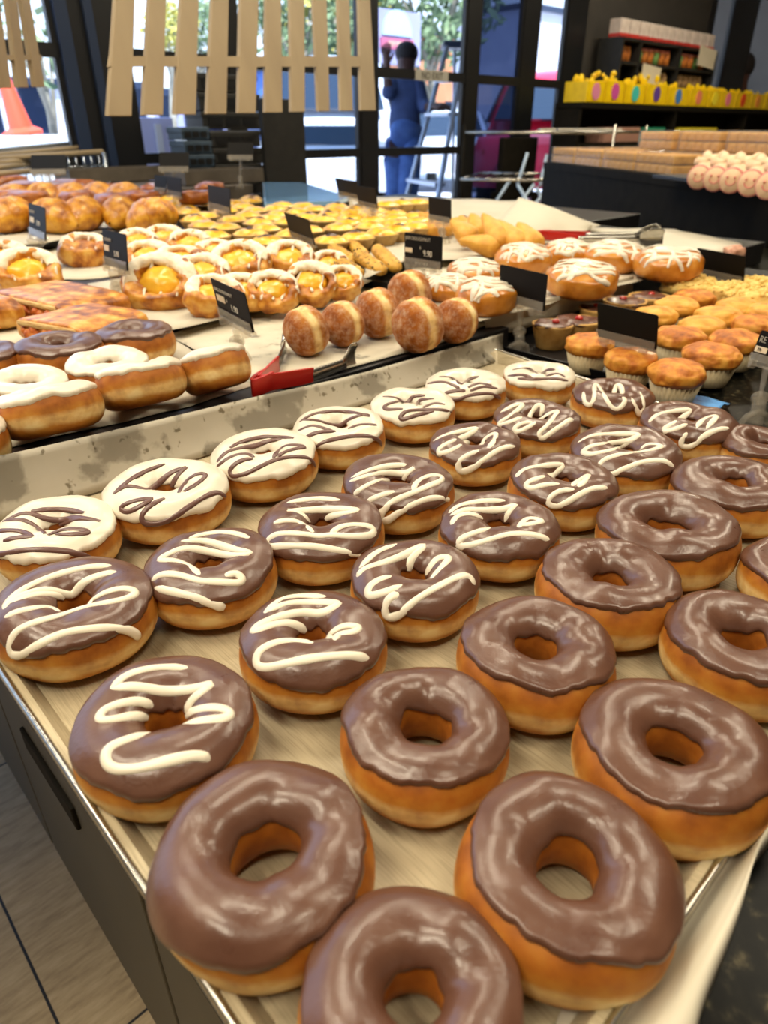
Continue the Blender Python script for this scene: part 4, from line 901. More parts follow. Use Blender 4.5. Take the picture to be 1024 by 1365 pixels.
# ------------------------------------------------------------------ price cards on clear stands
def text(name, body, parent, size, loc, mat, align='LEFT', ext=.0002, sx=1.0):
    cu = bpy.data.curves.new(name, 'FONT'); cu.body = body; cu.size = size; cu.align_x = align; cu.extrude = ext
    o = bpy.data.objects.new(name, cu); C.objects.link(o); bpy.context.view_layer.update(); me = bpy.data.meshes.new_from_object(o.evaluated_get(bpy.context.evaluated_depsgraph_get())); bpy.data.objects.remove(o); o = bpy.data.objects.new(name, me); C.objects.link(o); me.materials.clear(); me.materials.append(M[mat]); o.parent = parent; o.location = loc; o.scale = (sx, 1, 1); return o
def price_card(tl, trt, br, bl, base, zb, label, lines=None, footer=True, dd=0.0):
    B = onz(base[0], base[1], zb) if base[1] > 175 else None
    sl = ((trt[1] - tl[1]) / max(1, trt[0] - tl[0]) + (br[1] - bl[1]) / max(1, br[0] - bl[0])) / 2
    mx, my = (tl[0] + br[0]) / 2, (tl[1] + br[1]) / 2
    hy = 682.5 - F * sp / cp
    if abs(sl) < 1e-3: hd = Vector((1, 0, 0))
    else:
        vx = mx + (hy - my) / sl; hd = ray(vx, hy); hd.z = 0; hd.normalize()
        if hd.x < 0: hd = -hd
    best = None
    for k in range(-55, 56, 1):
        tau = R(k); nh = Vector((hd.y, -hd.x, 0)); up = Vector((0, 0, 1)) * math.cos(tau) - nh * math.sin(tau); nn = hd.cross(up)
        Pq = []
        for q in (tl, trt, br, bl):
            d = ray(*q); den = d.dot(nn)
            if abs(den) < 1e-4: break
            Pq.append(EYE + d * ((B + Vector((0, 0, .05)) - EYE).dot(nn) / den))
        if len(Pq) < 4: continue
        wv = ((Pq[1] - Pq[0]) + (Pq[2] - Pq[3])) / 2; hv = ((Pq[0] - Pq[3]) + (Pq[1] - Pq[2])) / 2
        if wv.length < .01 or hv.length < .01: continue
        sc_ = abs(wv.normalized().dot(hv.normalized())) + .0022 * abs(k)
        if best is None or sc_ < best[0]: best = (sc_, sum(Pq, Vector()) / 4, wv, hv)
    _, c, wv, hv = best
    cw, ch = wv.length, hv.length; X = wv.normalized(); Y = (hv - X * hv.dot(X)).normalized(); Z = X.cross(Y)
    rotm = Matrix([X, Y, Z]).transposed()
    root = thing('price_card_stand', label, 'price card', B); root.rotation_euler = (0, 0, 0); root['group'] = 'price cards on clear stands'
    def emb(o, loc=(0, 0, 0)): o.matrix_local = Matrix.Translation(c - B) @ rotm.to_4x4() @ Matrix.Translation(loc); return o
    r_ = min(.004, ch * .06); po = []
    for sx, sy, a0 in ((1, 1, 0), (-1, 1, 90), (-1, -1, 180), (1, -1, 270)):
        for k in range(4): a = R(a0 + k * 30); po.append((sx * (cw / 2 - r_) + r_ * math.cos(a), sy * (ch / 2 - r_) + r_ * math.sin(a)))
    mb = MB(); mb.prism(po, -.0006, .0006); card = emb(mb.build('card', 'card', root, smooth=False))
    fh = ch * .25
    mb = MB(); mb.box((0, -ch / 2 + fh / 2, .0012), (cw * .96, fh, .0006)); mb.build('footer_strip', 'cardfoot', card, smooth=False)
    mb = MB(); mb.box((-cw * .02, -ch / 2 + fh * .45, .0022), (cw * 1.0, fh * 1.0, .0008)); mb.box((0, -ch / 2 - .003, .0), (cw * .96, .006, .007))
    for sx in (-.36, .30): mb.box((cw * sx, -ch / 2 - .004, .003), (cw * .1, .010, .009))
    emb(mb.build('clear_rail', 'acrylic', root, smooth=False, bevel=.0008))
    top = c - Y * (ch / 2 + .004); J = (B + Vector((0, 0, .02))).lerp(top, .25)
    mb = MB(); dv = (J - top); pts = [top.lerp(J, k / 8) - B for k in range(9)]
    mb.tube(pts, [cw * .17 * (1 - .55 * k / 8) for k in range(9)], 12, flat=.3); mb.build('clear_stem', 'acrylic', root)
    mb = MB(); mb.ball(J - B, .0085, 14, 8, (1.2, .8, 1)); mb.build('clear_joint', 'acrylic', root)
    mb = MB(); mb.tube([J - B, (J - B) * .5 + Vector((.002, 0, 0)), Vector((0, 0, .002))], [.007, .008, .010], 10)
    mb.tube([Vector((-.015, 0, .002)), Vector((-.012, -.004, .012)), Vector((0, -.003, .017)), Vector((.012, -.004, .012)), Vector((.015, 0, .002))], .0035, 8); mb.build('clear_foot', 'acrylic', root)
    if lines:
        for (body, size, x, y, mt, sx) in lines: text('lettering', body, card, ch * size, (cw * x, ch * y, .0016), mt, sx=sx * cw / ch)
    return root, card, cw, ch
def sticker(card, cw, ch, x, y, w, h, body=None):
    mb = MB(); mb.box((cw * x, ch * y, .0012), (cw * w, ch * h, .0005)); s = mb.build('price_sticker', 'sticker', card, smooth=False)
    if body: text('lettering', body, s, ch * h * .8, (cw * (x - w * .3), ch * (y - h * .3), .0018), 'card', sx=.8)
Z3 = .853
r = price_card((539, 309), (590, 316), (589, 359), (540, 352), (566, 392), Z3, 'black price card lettered for jam doughnuts, facing front in the middle', [('JAM DOUGHNUT', .155, -.46, .30, 'greyink', .55), ('9.90', .27, .02, -.16, 'ink', .5), ('$', .12, -.08, .05, 'greyink', .6), ('BAKERY', .12, -.2, -.45, 'greyink', .8)]); sticker(*r[1:], -.38, -.03, .2, .14)
r = price_card((281, 370), (326, 391), (340, 444), (294, 419), (318, 482), Z2, 'leaning black price card reading 1.90 between doughnuts and danishes', [('RING DOUGHNUT', .13, -.44, .22, 'greyink', .5), ('1.90', .24, -.02, -.16, 'ink', .5), ('$', .11, -.12, .02, 'greyink', .6)]); sticker(*r[1:], -.3, .03, .24, .17)
r = price_card((137, 305), (167, 313), (172, 361), (139, 352), (157, 406), .8525, 'upright black price card reading 5.90 by the almond danish', [('DANISH', .13, -.40, .20, 'greyink', .6), ('5.90', .22, -.02, -.18, 'ink', .55)]); sticker(*r[1:], -.34, .0, .2, .17)
r = price_card((38, 269), (60, 278), (62, 320), (40, 313), (49, 352), .853, 'narrow angled price card reading 3.90 in front of the croissants', [('CROISSANT', .13, -.44, .22, 'greyink', .5), ('3.90', .22, -.02, -.12, 'ink', .55)]); sticker(*r[1:], -.3, .0, .24, .17)
price_card((668, 352), (729, 366), (727, 415), (664, 398), (690, 470), .8025, 'blank black price card left of the nut tarts, clamp on the granite')
price_card((797, 403), (877, 421), (876, 466), (797, 448), (838, 520), .8025, 'blank black price card standing over the muffin tray front')
price_card((929, 330), (995, 342), (991, 377), (928, 364), (952, 405), .807, 'blank black price card at the rear among the crumble cakes')
r = price_card((1016, 440), (1064, 452), (1048, 492), (1000, 478), (1004, 566), .8025, 'tilted price card with cream sticker, cut by the right frame edge', [('RE', .3, -.44, .12, 'greyink', .6)]); sticker(*r[1:], -.3, -.12, .34, .2, '77r')
price_card((379, 282), (411, 293), (421, 326), (388, 314), (408, 356), .858, 'tilted blank black card between the danishes and custard tarts')
price_card((571, 262), (602, 267), (601, 297), (572, 292), (590, 325), .8735, 'small blank black card beside the golden turnovers')
price_card((447, 236), (476, 243), (482, 264), (452, 260), (470, 294), .8735, 'blank black card on the far white paper, left of its twin')
price_card((475, 247), (500, 252), (505, 278), (478, 273), (500, 304), .8735, 'blank black card on the far white paper, right of its twin')
price_card((277, 246), (307, 252), (308, 284), (279, 276), (296, 318), .8715, 'dark brown card standing among the custard tarts')
price_card((206, 233), (222, 235), (221, 256), (206, 254), (214, 286), .8715, 'small dark card behind another, left of the custard tarts')
price_card((222, 234), (241, 238), (243, 262), (223, 259), (234, 292), .8715, 'dark card in front of another, left of the custard tarts')
price_card((212, 203), (252, 203), (252, 228), (212, 228), (232, 256), .9015, 'blank dark card at the very back before the slate crates')
price_card((304, 190), (338, 190), (338, 212), (304, 212), (321, 252), .9015, 'blank dark card on a tall clear stem before the crate stack')
price_card((41, 207), (88, 206), (89, 232), (41, 232), (65, 262), .9015, 'blank dark card over the glazed brown cakes at far left')

# ------------------------------------------------------------------ tongs
def tongs(label, bend, tip1, tip2, z, mid1, mid2, loc_up):
    """bend: pixel of the handle bow; mid: where each grip ends; tip: scalloped ends"""
    B = onz(*bend, z); root = thing('serving_tongs', label, 'tongs', B)
    for (tip, midp, za) in ((tip1, mid1, loc_up[0]), (tip2, mid2, loc_up[1])):
        T = onz(*tip, z + za) - B; m_ = onz(*midp, z + za * .5) - B; d = (T - m_).normalized(); sd = Vector((0, 0, 1)).cross(d).normalized(); up = d.cross(sd)
        def bar(p, q, w0, w1, th):
            rows = []; dd = (q - p).normalized(); s_ = Vector((0, 0, 1)).cross(dd).normalized(); u_ = dd.cross(s_)
            for k in range(9):
                f = k / 8; c = p.lerp(q, f); w = w0 + (w1 - w0) * f
                rows.append([c + u_ * (w / 2 * y) + s_ * (th * x) for x, y in ((-.5, -1), (.5, -1), (1.1, -.55), (1.3, 0), (1.1, .55), (.5, 1), (-.5, 1), (-.1, 0))])
            mb = MB(); mb.grid(rows, cv=True); n = 8; mb.f.append(tuple(range(n))); mb.f.append(tuple(len(mb.v) - n + k for k in range(n))[::-1]); return mb
        arm = bar(m_ * .9, m_.lerp(T, .72), .015, .013, .002).build('steel_arm', 'steel', root)
        bar(Vector((0, 0, .010)) + m_ * .04, m_, .020, .019, .0035).build('red_grip', 'red', root, bevel=.001)
        c0 = m_.lerp(T, .70); Ls = (T - c0).length; rows = []
        for k in range(13):
            f = k / 12; w = .010 + .016 * math.sin(PI * min(1, f * .75)) ; c = c0 + d * Ls * f
            rows.append([c + up * (w * (j / 8 - .5) * 1.7 * (1 + (.08 * math.cos(f * 40)))) + sd * (.006 * (1 - (2 * j / 8 - 1) ** 2)) for j in range(9)])
        mb = MB(); mb.grid(rows); mb.build('scalloped_end', 'steel', root, solid=.001)
    mb = MB(); a = onz(*mid1, z) - B; b = onz(*mid2, z) - B; an, bn = a.normalized(), b.normalized(); mi = -(an + bn).normalized()
    pts = crom([an * .022 + Vector((0, 0, .010)), an * .004 + mi * .004 + Vector((0, 0, .010)) + (an - bn) * .006, mi * .012 + Vector((0, 0, .010)), bn * .004 + mi * .004 + Vector((0, 0, .010)) - (an - bn) * .006, bn * .022 + Vector((0, 0, .010))], 6)
    rows = []
    for i, p in enumerate(pts):
        t = (pts[min(i + 1, len(pts) - 1)] - pts[max(0, i - 1)]).normalized(); s_ = t.cross(Vector((0, 0, 1))).normalized()
        rows.append([p + Vector((0, 0, zz * .010)) + s_ * xx * .0018 for xx, zz in ((-1, -1), (1, -1), (1, 1), (-1, 1))])
    mb.grid(rows, cv=True); mb.build('red_bow', 'red', root, bevel=.0008)
    return root
tongs('red-gripped steel tongs lying in front of the jam doughnuts', (346, 524), (384, 452), (478, 478), .8395, (372, 484), (418, 500), (.012, .006))
tongs('red-gripped steel tongs lying behind the drizzled buns on white paper', (722, 319), (885, 318), (880, 312), .877, (770, 319), (786, 314), (.006, .014))

# blue cloth and glossy black pad on the granite, right edge
bc = onz(925, 545, .802); root = MB(); rows = []
for i in range(17):
    row = []
    for j in range(13):
        x, y = (i / 16 - .5) * .075, (j / 12 - .5) * .05
        row.append(Vector((x + .004 * noise.noise(Vector((x * 60, y * 60, 1))), y, .004 + .010 * abs(noise.noise(Vector((x * 45 + y * 20, y * 30, 4)))) * (1 - (2 * i / 16 - 1) ** 4))))
    rows.append(row)
root.grid(rows); M['bluecloth'] = mott('blue_cloth', [(.35, '#26406e'), (.65, '#5aa0e8')], 22, .5)
o = root.build('blue_cloth', 'bluecloth', solid=.0012); o.location = bc; o.rotation_euler = (0, 0, .7); tag(o, 'small crumpled blue cloth on the granite between the muffin tray and front tray', 'cloth')

# ------------------------------------------------------------------ hanging slatted shades
def slatted(name, slats, band, bot, top, deps, label, dtop=0.0):
    """slats: (left, right) pixel columns at the lower edge and at the frame top; the panel stands on its own receding plane"""
    xs0, xs1 = slats[0][0], slats[-1][1]
    def dep(x): f = (x - xs0) / (xs1 - xs0); return 1 / (1 / deps[0] * (1 - f) + 1 / deps[1] * f)
    def pnt(x, y):
        return atd(x, y, dep(x) * (1 + (bot[0] - y) * dtop))
    c = pnt((xs0 + xs1) / 2, band[0]); root = thing(name, label, 'hanging shade', c); 
    nrm = (pnt(xs1, band[0]) - pnt(xs0, band[0])).cross(Vector((0, 0, 1))).normalized() * .012
    for (a, b, a2, b2) in slats:
        f = ((a + b) / 2 - xs0) / (xs1 - xs0); yb = bot[0] + (bot[1] - bot[0]) * f
        q = [pnt(a, yb), pnt(b, yb), pnt(b2, top), pnt(a2, top)]
        vs = [p - c for p in q] + [p - c + nrm for p in q]
        mb = MB(); mb.add(vs, [(0, 1, 2, 3), (7, 6, 5, 4), (0, 4, 5, 1), (1, 5, 6, 2), (2, 6, 7, 3), (3, 7, 4, 0)]); mb.build('slat', 'wood', root, smooth=False, bevel=.002)
    q = [pnt(xs0 + 3, band[1]), pnt(xs1 - 3, band[1]), pnt(xs1 - 5, band[0]), pnt(xs0 + 5, band[0])]
    vs = [p - c + nrm * .08 for p in q] + [p - c + nrm * .92 for p in q]
    mb = MB(); mb.add(vs, [(0, 1, 2, 3), (7, 6, 5, 4), (0, 4, 5, 1), (1, 5, 6, 2), (2, 6, 7, 3), (3, 7, 4, 0)]); mb.build('cross_band', 'wood', root, smooth=False)
    mb = MB()
    for x in (xs0 + 40, xs1 - 40):
        p = pnt(x, top) - c; mb.tube([p, Vector((p.x, p.y, 2.995 - c.z))], .003, 6)
    o = mb.build('hanging_cord', 'black', root)
sl = [(139, 171, 149, 175), (186, 213, 194, 217), (228, 257, 237, 261), (272, 298, 279, 301), (314, 337, 317, 341), (350, 373, 351, 371), (385, 403, 383, 402), (421, 436, 414, 432), (451, 467, 447, 462), (478, 498, 475, 490)]
sl = [(a, b, a2 + (a2 - a) * .6, b2 + (b2 - b) * .6) for a, b, a2, b2 in sl]
slatted('slatted_shade', sl, (75, 89), (155, 147), -90, (1.55, 2.45), 'large pale wooden slatted shade hanging at the top centre')
slatted('slatted_shade', [(-20, -2, -50, -30), (-2, 9, -34, -20), (18, 32, -8, 4), (41, 54, 8, 18)], (73, 80), (118, 116), -90, (1.5, 1.75), 'pale wooden slatted shade at the upper left corner, cut by the frame')

# ------------------------------------------------------------------ window wall
def sx(x, y, t=3.5): return stof(ont(x, y, t))[0]
def rbox(mb, s0, s1, t0, t1, z0, z1):
    q = [(s0, t0), (s1, t0), (s1, t1), (s0, t1)]; mb.prism([(*W(a, b, 0).xy,) for a, b in q], z0, z1)
bays = [(S0, sx(80, 82)), (sx(166, 82), sx(298, 40)), (sx(311, 40), sx(479, 120)), (sx(499, 120), sx(617, 120)), (sx(632, 120), sx(694, 60)), (sx(713, 60), sx(751, 60)), (sx(943, 60), sx(968, 60)), (sx(998, 60), S1)]
posts = [(bays[0][1], bays[1][0]), (bays[1][1], bays[2][0]), (bays[2][1], bays[3][0]), (bays[3][1], bays[4][0]), (bays[4][1], bays[5][0]), (bays[5][1], sx(776, 60)), (sx(936, 60), bays[6][0]), (bays[6][1], bays[7][0])]
for i, (a, b) in enumerate(bays):
    t = W((a + b) / 2, TW, 0); root = thing('window_%d' % (i + 1), None, None, t, (0, 0, YAW), kind='structure'); hw = (b - a) / 2
    mb = MB()
    for z0, z1 in ((1.365, 1.418), (.952, .998), (0, .10), (2.9, 3.0)):
        if i >= 4 and z1 < 1.2 and z0 > .5: continue
        mb.box((0, 0, (z0 + z1) / 2), (2 * hw, .035, z1 - z0))
    for e in (-1, 1): mb.box((e * (hw - .014), 0, 1.5), (.022, .03, 3.0))
    mb.build('window_frame', 'frame', root, smooth=False)
    mb = MB(); mb.add([(-hw, .008, 0), (hw, .008, 0), (hw, .008, 3), (-hw, .008, 3)], [(0, 1, 2, 3)]); mb.build('pane', 'tint' if i == 4 else 'glass', root, smooth=False)
for i, (a, b) in enumerate(posts):
    mb = MB(); mb.box((0, 0, 1.5), (b - a, .04, 3.0)); o = mb.build('trim_%d' % (i + 1), 'frame', smooth=False); o.location = W((a + b) / 2, TW, 0); o.rotation_euler = (0, 0, YAW); o['kind'] = 'structure'
k = 9
for x0, x1 in ((80, 97), (118, 129)):  # bluish side reflections on the black frame, put in as coloured strips
    a, b = sx(x0, 82), sx(x1, 82); mb = MB(); mb.box((0, -.035, 1.5), (b - a, .02, 3.0)); o = mb.build('trim_%d' % k, 'frameblue', smooth=False); o.location = W((a + b) / 2, TW, 0); o.rotation_euler = (0, 0, YAW); o['kind'] = 'structure'; k += 1
wall('wall_back', sx(776, 60), TW + .03, sx(936, 60), TW + .03, 0, 3.0, .1, 'darkwall')
# small sticker on the crossbar
c = W(sx(573, 90), TW - .022, 1.392); root = thing('door_sticker', 'small pale sticker reading NO EXIT on the window crossbar', 'sign', c, (R(90), 0, YAW))
mb = MB(); mb.box((0, 0, 0), (.30, .055, .003)); mb.build('plate', plain('grey_sticker', '#9a978e', .6), root, smooth=False); text('lettering', 'NO EXIT', root, .05, (0, -.018, .003), 'card', 'CENTER')

# ------------------------------------------------------------------ outdoors
M['concrete'] = mott('pale_concrete', [(.3, '#b4b8c0'), (.7, '#c8ccd4')], 2, .85)
gm = MB(); q = [W(-14, 3.6, 0), W(40, 3.6, 0), W(60, 60, 0), W(-30, 60, 0)]; gm.add([(p.x, p.y, -.01) for p in q], [(0, 1, 2, 3)]); o = gm.build('ground', 'concrete', smooth=False); o['kind'] = 'structure'
def at_t(x, y, t): return ont(x, y, t)
def building(name, x0, x1, t, dep_, h, mat, label, wins=0, wm='frameblue'):
    a, b = stof(ont(x0, 150, t))[0], stof(ont(x1, 150, t))[0]; root = thing(name, label, 'building', W((a + b) / 2, t, 0), (0, 0, YAW))
    mb = MB(); mb.box((0, dep_ / 2, h / 2), (b - a, dep_, h)); mb.build('wall', mat, root, smooth=False)
    mb = MB(); mb.box((0, dep_ / 2, h + .1), (b - a + .4, dep_ + .4, .2)); mb.build('roof', 'frameblue', root, smooth=False)
    for k in range(wins):
        mb = MB(); mb.box((-(b - a) / 2 + (k + .5) * (b - a) / wins, -.03, 1.7), ((b - a) / wins * .6, .08, 1.5)); f = mb.build('window', wm, root, smooth=False)
        mb = MB(); mb.box((-(b - a) / 2 + (k + .5) * (b - a) / wins, -.075, 1.7), ((b - a) / wins * .52, .02, 1.35)); mb.build('pane', 'glass', f, smooth=False)
M['lav'] = mott('lavender_render', [(.3, '#8c8fb4'), (.7, '#9ea2c4')], 1, .8)
M['orange'] = mott('orange_render', [(.3, '#c07850'), (.7, '#d08c64')], 1, .8)
M['blueshop'] = mott('blue_shopfront', [(.3, '#4a6ab0'), (.7, '#5a7cc4')], 1, .7)
M['palewall'] = mott('pale_wall', [(.3, '#b8b8c4'), (.7, '#c8c8d0')], 1, .8)
building('shop_building', -60, 205, 26, 4, 2.3, 'palewall', 'long pale building across the street at far left', 4)
building('shop_building', 205, 300, 28, 4, 2.2, 'lav', 'low lavender building behind the wooden shade', 3)
building('shop_building', 385, 470, 24, 4, 3.0, 'blueshop', 'blue shopfront behind the silver car', 2)
building('shop_building', 552, 618, 30, 4, 5.4, 'orange', 'orange rendered building behind the ladder', 2)
building('shop_building', 690, 770, 22, 4, 5.6, 'palewall', 'tall pale building seen above the red car', 0)
M['leafy'] = mott('yellow_green_leaves', [(.3, '#8a8a3c'), (.5, '#b0a850'), (.7, '#ccc060')], 3, .7)
M['leafd'] = mott('green_leaves', [(.3, '#56684c'), (.6, '#748a60'), (.8, '#9aa878')], 3, .7)
M['bark'] = mott('grey_bark', [(.3, '#7c7668'), (.7, '#a09a8a')], 6, .9)
def tree(x, yb, t, cx, cy, rad, mat, label, seed, trunk=.14, n=900):
    base = W(stof(ont(x, 150, t))[0], t, 0); top = ont(cx, cy, t); root = thing('street_tree', label, 'tree', base, (0, 0, 0), 'street trees'); rr = random.Random(seed); tt = top - base
    mb = MB(); pts = [Vector((0, 0, 0)), Vector((tt.x * .2, tt.y * .2, tt.z * .45)), tt * .85]; mb.tube(crom(pts, 6), [trunk * (1 - .05 * k) for k in range(13)], 9)
    for k in range(5):
        a = rr.uniform(0, 6.28); mb.tube([tt * rr.uniform(.4, .7), tt + Vector((math.cos(a) * rad * .6, math.sin(a) * rad * .6, rr.uniform(-.1, .6) * rad))], [trunk * .45, trunk * .12], 6)
    mb.build('trunk', 'bark', root); mb = MB()
    for _ in range(n):
        d = Vector((rr.gauss(0, 1), rr.gauss(0, 1), rr.gauss(0, 1))).normalized() * rad * rr.uniform(.2, 1) ** .5; d.z *= .75; p = tt + d; s_ = rr.uniform(.06, .14) * rad * .9
        u = Vector((rr.gauss(0, 1), rr.gauss(0, 1), rr.gauss(0, 1))).normalized(); v = u.orthogonal().normalized(); mb.add([p - u * s_, p + v * s_ * .5, p + u * s_, p - v * s_ * .5], [(0, 1, 2, 3)])
    mb.build('foliage', mat, root, smooth=False)
tree(228, 150, 20, 228, 38, .8, 'leafy', 'yellow-leaved tree behind the second gap of the wooden shade', 1)
tree(268, 150, 21, 266, 36, .9, 'leafd', 'green tree behind the third gap of the wooden shade', 2)
tree(410, 150, 14, 405, 10, 1.5, 'leafd', 'tree behind the right part of the wooden shade', 3)
tree(448, 150, 15, 450, 30, 1.6, 'leafy', 'sunlit yellow-green tree left of the shop sign', 4)
tree(578, 150, 13, 570, -5, 1.8, 'leafd', 'green tree right of the shop sign above the ladder', 5)
tree(64, 150, 9, 40, 0, 1.1, 'leafd', 'thin pale-trunked tree outside at far left', 6, .06, 160)
# street sign
c = W(stof(ont(533, 60, 10))[0], 10, 0); zt_, zb_ = ont(533, 14, 10).z, ont(533, 86, 10).z
wd = (stof(ont(561, 60, 10))[0] - stof(ont(505, 60, 10))[0]); root = thing('shop_sign', 'lavender street sign with an arch and red name band, outside behind the person', 'sign', c, (0, 0, YAW))
mb = MB(); mb.box((0, .1, (zt_ + zb_) / 2), (wd, .2, zt_ - zb_)); mb.build('board', 'lav', root, smooth=False)
mb = MB()
for e in (-.35, .35): mb.box((e * wd, .1, zb_ / 2), (.1, .12, zb_))
mb.build('post', 'frameblue', root, smooth=False)
zc = zb_ + (zt_ - zb_) * .38; hh = (zt_ - zb_) * .20
mb = MB(); mb.box((-.08 * wd, -.02, zc), (wd * .76, .04, hh)); bnd = mb.build('name_band', plain('red_band', '#b8607c', .5), root, smooth=False)
t_ = text('lettering', 'NEW WORLD', bnd, hh * .75, (-.08 * wd, -.045, zc - hh * .27), 'sticker', 'CENTER', .002, .62); t_.rotation_euler = (R(90), 0, 0)
pts = [Vector((-.08 * wd + wd * .34 * math.cos(a), -.02, zc + hh * .75 + wd * .36 * math.sin(a))) for a in [PI * k / 20 for k in range(21)]]
mb = MB(); mb.add(pts, [tuple(range(21))[::-1]]); mb.build('arch', plain('pale_arch', '#a8c8e8', .5), root, smooth=False, solid=.03)
# traffic cone on a pale ledge
lc = W(stof(ont(28, 180, 5.2))[0], 5.2, 0); zl = ont(28, 180, 5.2).z
M['ledge'] = mott('white_ledge', [(.3, '#c4ccd4'), (.7, '#d4dce4')], 3, .7)
mb = MB(); mb.box((0, .1, zl / 2), (3.2, .5, zl)); mb.box((0, -.17, zl * .9), (3.2, .03, .05)); mb.box((0, -.17, zl * .7), (3.2, .03, .05)); mb.box((.75, -.2, zl * .8), (.09, .06, zl * .5)); o = mb.build('pale_ledge', 'ledge', smooth=False); o.location = lc; o.rotation_euler = (0, 0, YAW); tag(o, 'white ledge outside the left window under the traffic cone', 'ledge')
zt2 = ont(8, 72, 5.2).z - zl; r0 = (stof(ont(44, 165, 5.2))[0] - stof(ont(12, 165, 5.2))[0]) / 2
root = thing('traffic_cone', 'orange traffic cone on the white ledge outside the left window', 'traffic cone', W(stof(ont(30, 175, 5.2))[0], 5.2, zl), (0, R(-7), YAW))
M['cone'] = plain('orange_cone', '#f0583c', .5)
mb = MB(); mb.lathe([(0, .03), (r0 * 1.02, .03), (r0 * .95, .05), (r0 * .28, zt2), (r0 * .2, zt2 + .01), (0, zt2 + .01)], 24); mb.build('cone_body', 'cone', root)
mb = MB(); mb.lathe([(0, 0), (r0 * 1.75, 0), (r0 * 1.75, .02), (r0 * 1.0, .045), (0, .045)], 8); mb.build('cone_base', 'cone', root, smooth=False)
# pale cabinet outside behind the first narrow pane
a, b = sx(172, 170, 4.4), sx(232, 170, 4.4); z1 = ont(200, 156, 4.4).z; root = thing('pale_cabinet', 'pale lavender cabinet outside, left of the crate stack', 'cabinet', W((a + b) / 2, 4.4, 0), (0, 0, YAW))
M['palecab'] = mott('pale_lavender_paint', [(.3, '#a4a6d0'), (.7, '#b4b6dc')], 2, .7)
mb = MB(); mb.box((0, .2, z1 / 2), (b - a, .4, z1)); mb.build('body', 'palecab', root, smooth=False, bevel=.01)
mb = MB(); mb.box((.03, -.012, z1 / 2), (.04, .02, z1 * .94)); mb.build('door_edge', 'palewall', root, smooth=False)

# cars
def car(px, pyb, t, yaw, paint, label, L_=4.3, Wd=1.75, H=1.48, x=None, red=False):
    c = W(stof(ont(px, 150, t))[0], t, 0); root = thing('car', label, 'car', c, (0, 0, YAW + R(yaw)))
    prof = [(-L_ / 2, .35), (-L_ / 2, .62), (-L_ * .46, .78), (-L_ * .28, .92), (-L_ * .14, H * .95), (0, H), (L_ * .2, H * .97), (L_ * .36, .98), (L_ * .47, .90), (L_ / 2, .68), (L_ / 2, .35)]
    zq = H / 1.48; ctr = crom([(x_, 0, .35 + (z_ - .35) * (zq if z_ < .95 and z_ > .4 else 1)) for x_, z_ in prof], 3); rows = []
    for j in range(9):
        f = j / 8 * 2 - 1; row = []
        for p in ctr:
            k = 1 - (.22 * max(0, (p.z - .85) / (H - .85))) ; e = 1 - .05 * abs(f) ** 4
            row.append(Vector((p.x * e, f * Wd / 2 * k, .35 + (p.z - .35) * (1 - .05 * f * f))))
        rows.append(row)
    mb = MB(); mb.grid(rows); mb.f += [tuple(range(len(ctr))), tuple(8 * len(ctr) + i for i in range(len(ctr)))[::-1]]
    mb.f.append((0, len(ctr) - 1, 9 * len(ctr) - 1, 8 * len(ctr))); mb.build('body', paint, root, smooth=True)
    M.setdefault('carglass', plain('dark_car_glass', '#1c2a3c', .1, coat=.5))
    for e, nm in ((-1, 'windscreen'), (1, 'rear_window')):
        x0, x1 = (-L_ * .265, -L_ * .15) if e < 0 else (L_ * .36, L_ * .225); mb = MB()
        mb.add([(x0 - .01 * -e, -Wd * .40, .97 * zq), (x0 - .01 * -e, Wd * .40, .97 * zq), (x1 + e * .02, Wd * .34, H * .93), (x1 + e * .02, -Wd * .34, H * .93)], [(0, 1, 2, 3)]); mb.build(nm, 'carglass', root, smooth=False, solid=.04)
    for e in (-1, 1):
        mb = MB(); mb.add([(-L_ * .22, e * Wd * .49, .95 * zq), (L_ * .32, e * Wd * .49, .95 * zq), (L_ * .2, e * Wd * .415, H * .91), (-L_ * .12, e * Wd * .415, H * .91)], [(0, 1, 2, 3)]); mb.build('side_window', 'carglass', root, smooth=False, solid=.03)
        for xw in (-L_ * .31, L_ * .31):
            mb = MB(); mb.tube([(xw, e * (Wd / 2 - .2), .32), (xw, e * (Wd / 2 + .01), .32)], .32, 20); wh = mb.build('wheel', 'black', root, smooth=False); mb = MB(); mb.tube([(xw, e * (Wd / 2 + .005), .32), (xw, e * (Wd / 2 + .02), .32)], .2, 16); mb.build('hub', 'chrome', wh, smooth=False)
        mb = MB(); mb.ball((-L_ * .475, e * Wd * .36, .70 * zq), .12, 10, 8, (.6, 1.2, .6)); mb.build('headlight', plain('headlight', '#e8eef4', .15), root)
        mb = MB(); mb.ball((L_ * .475, e * Wd * .40, .78), .10, 10, 8, (.5, .8, 1)); mb.build('tail_light', 'red', root)
    mb = MB(); mb.box((-L_ * .497, 0, .74 * zq), (.05, Wd * .66, .17 * zq)); mb.build('grille', 'carglass', root, smooth=False, bevel=.02)
    return root
car(440, 0, 9.6, 50, plain('silver_paint', '#d4dcec', .3, coat=.5), 'silver car parked outside, facing the window left of the person', 4.5, 1.95, 2.05)
car(592, 0, 11.5, 226, plain('white_paint', '#c8d0dc', .35, coat=.5), 'white car outside behind the ladder, red tail light showing')
car(742, 0, 7.4, 208, plain('pinkish_red_paint', '#e02848', .35, coat=.5), 'red car outside behind the narrow right window pane', 4.3, 1.8, 1.85)
car(395, 0, 16, 80, plain('blue_paint', '#3a64b4', .35, coat=.5), 'blue van outside behind the right gaps of the wooden shade', 4.6, 1.9, 2.0)

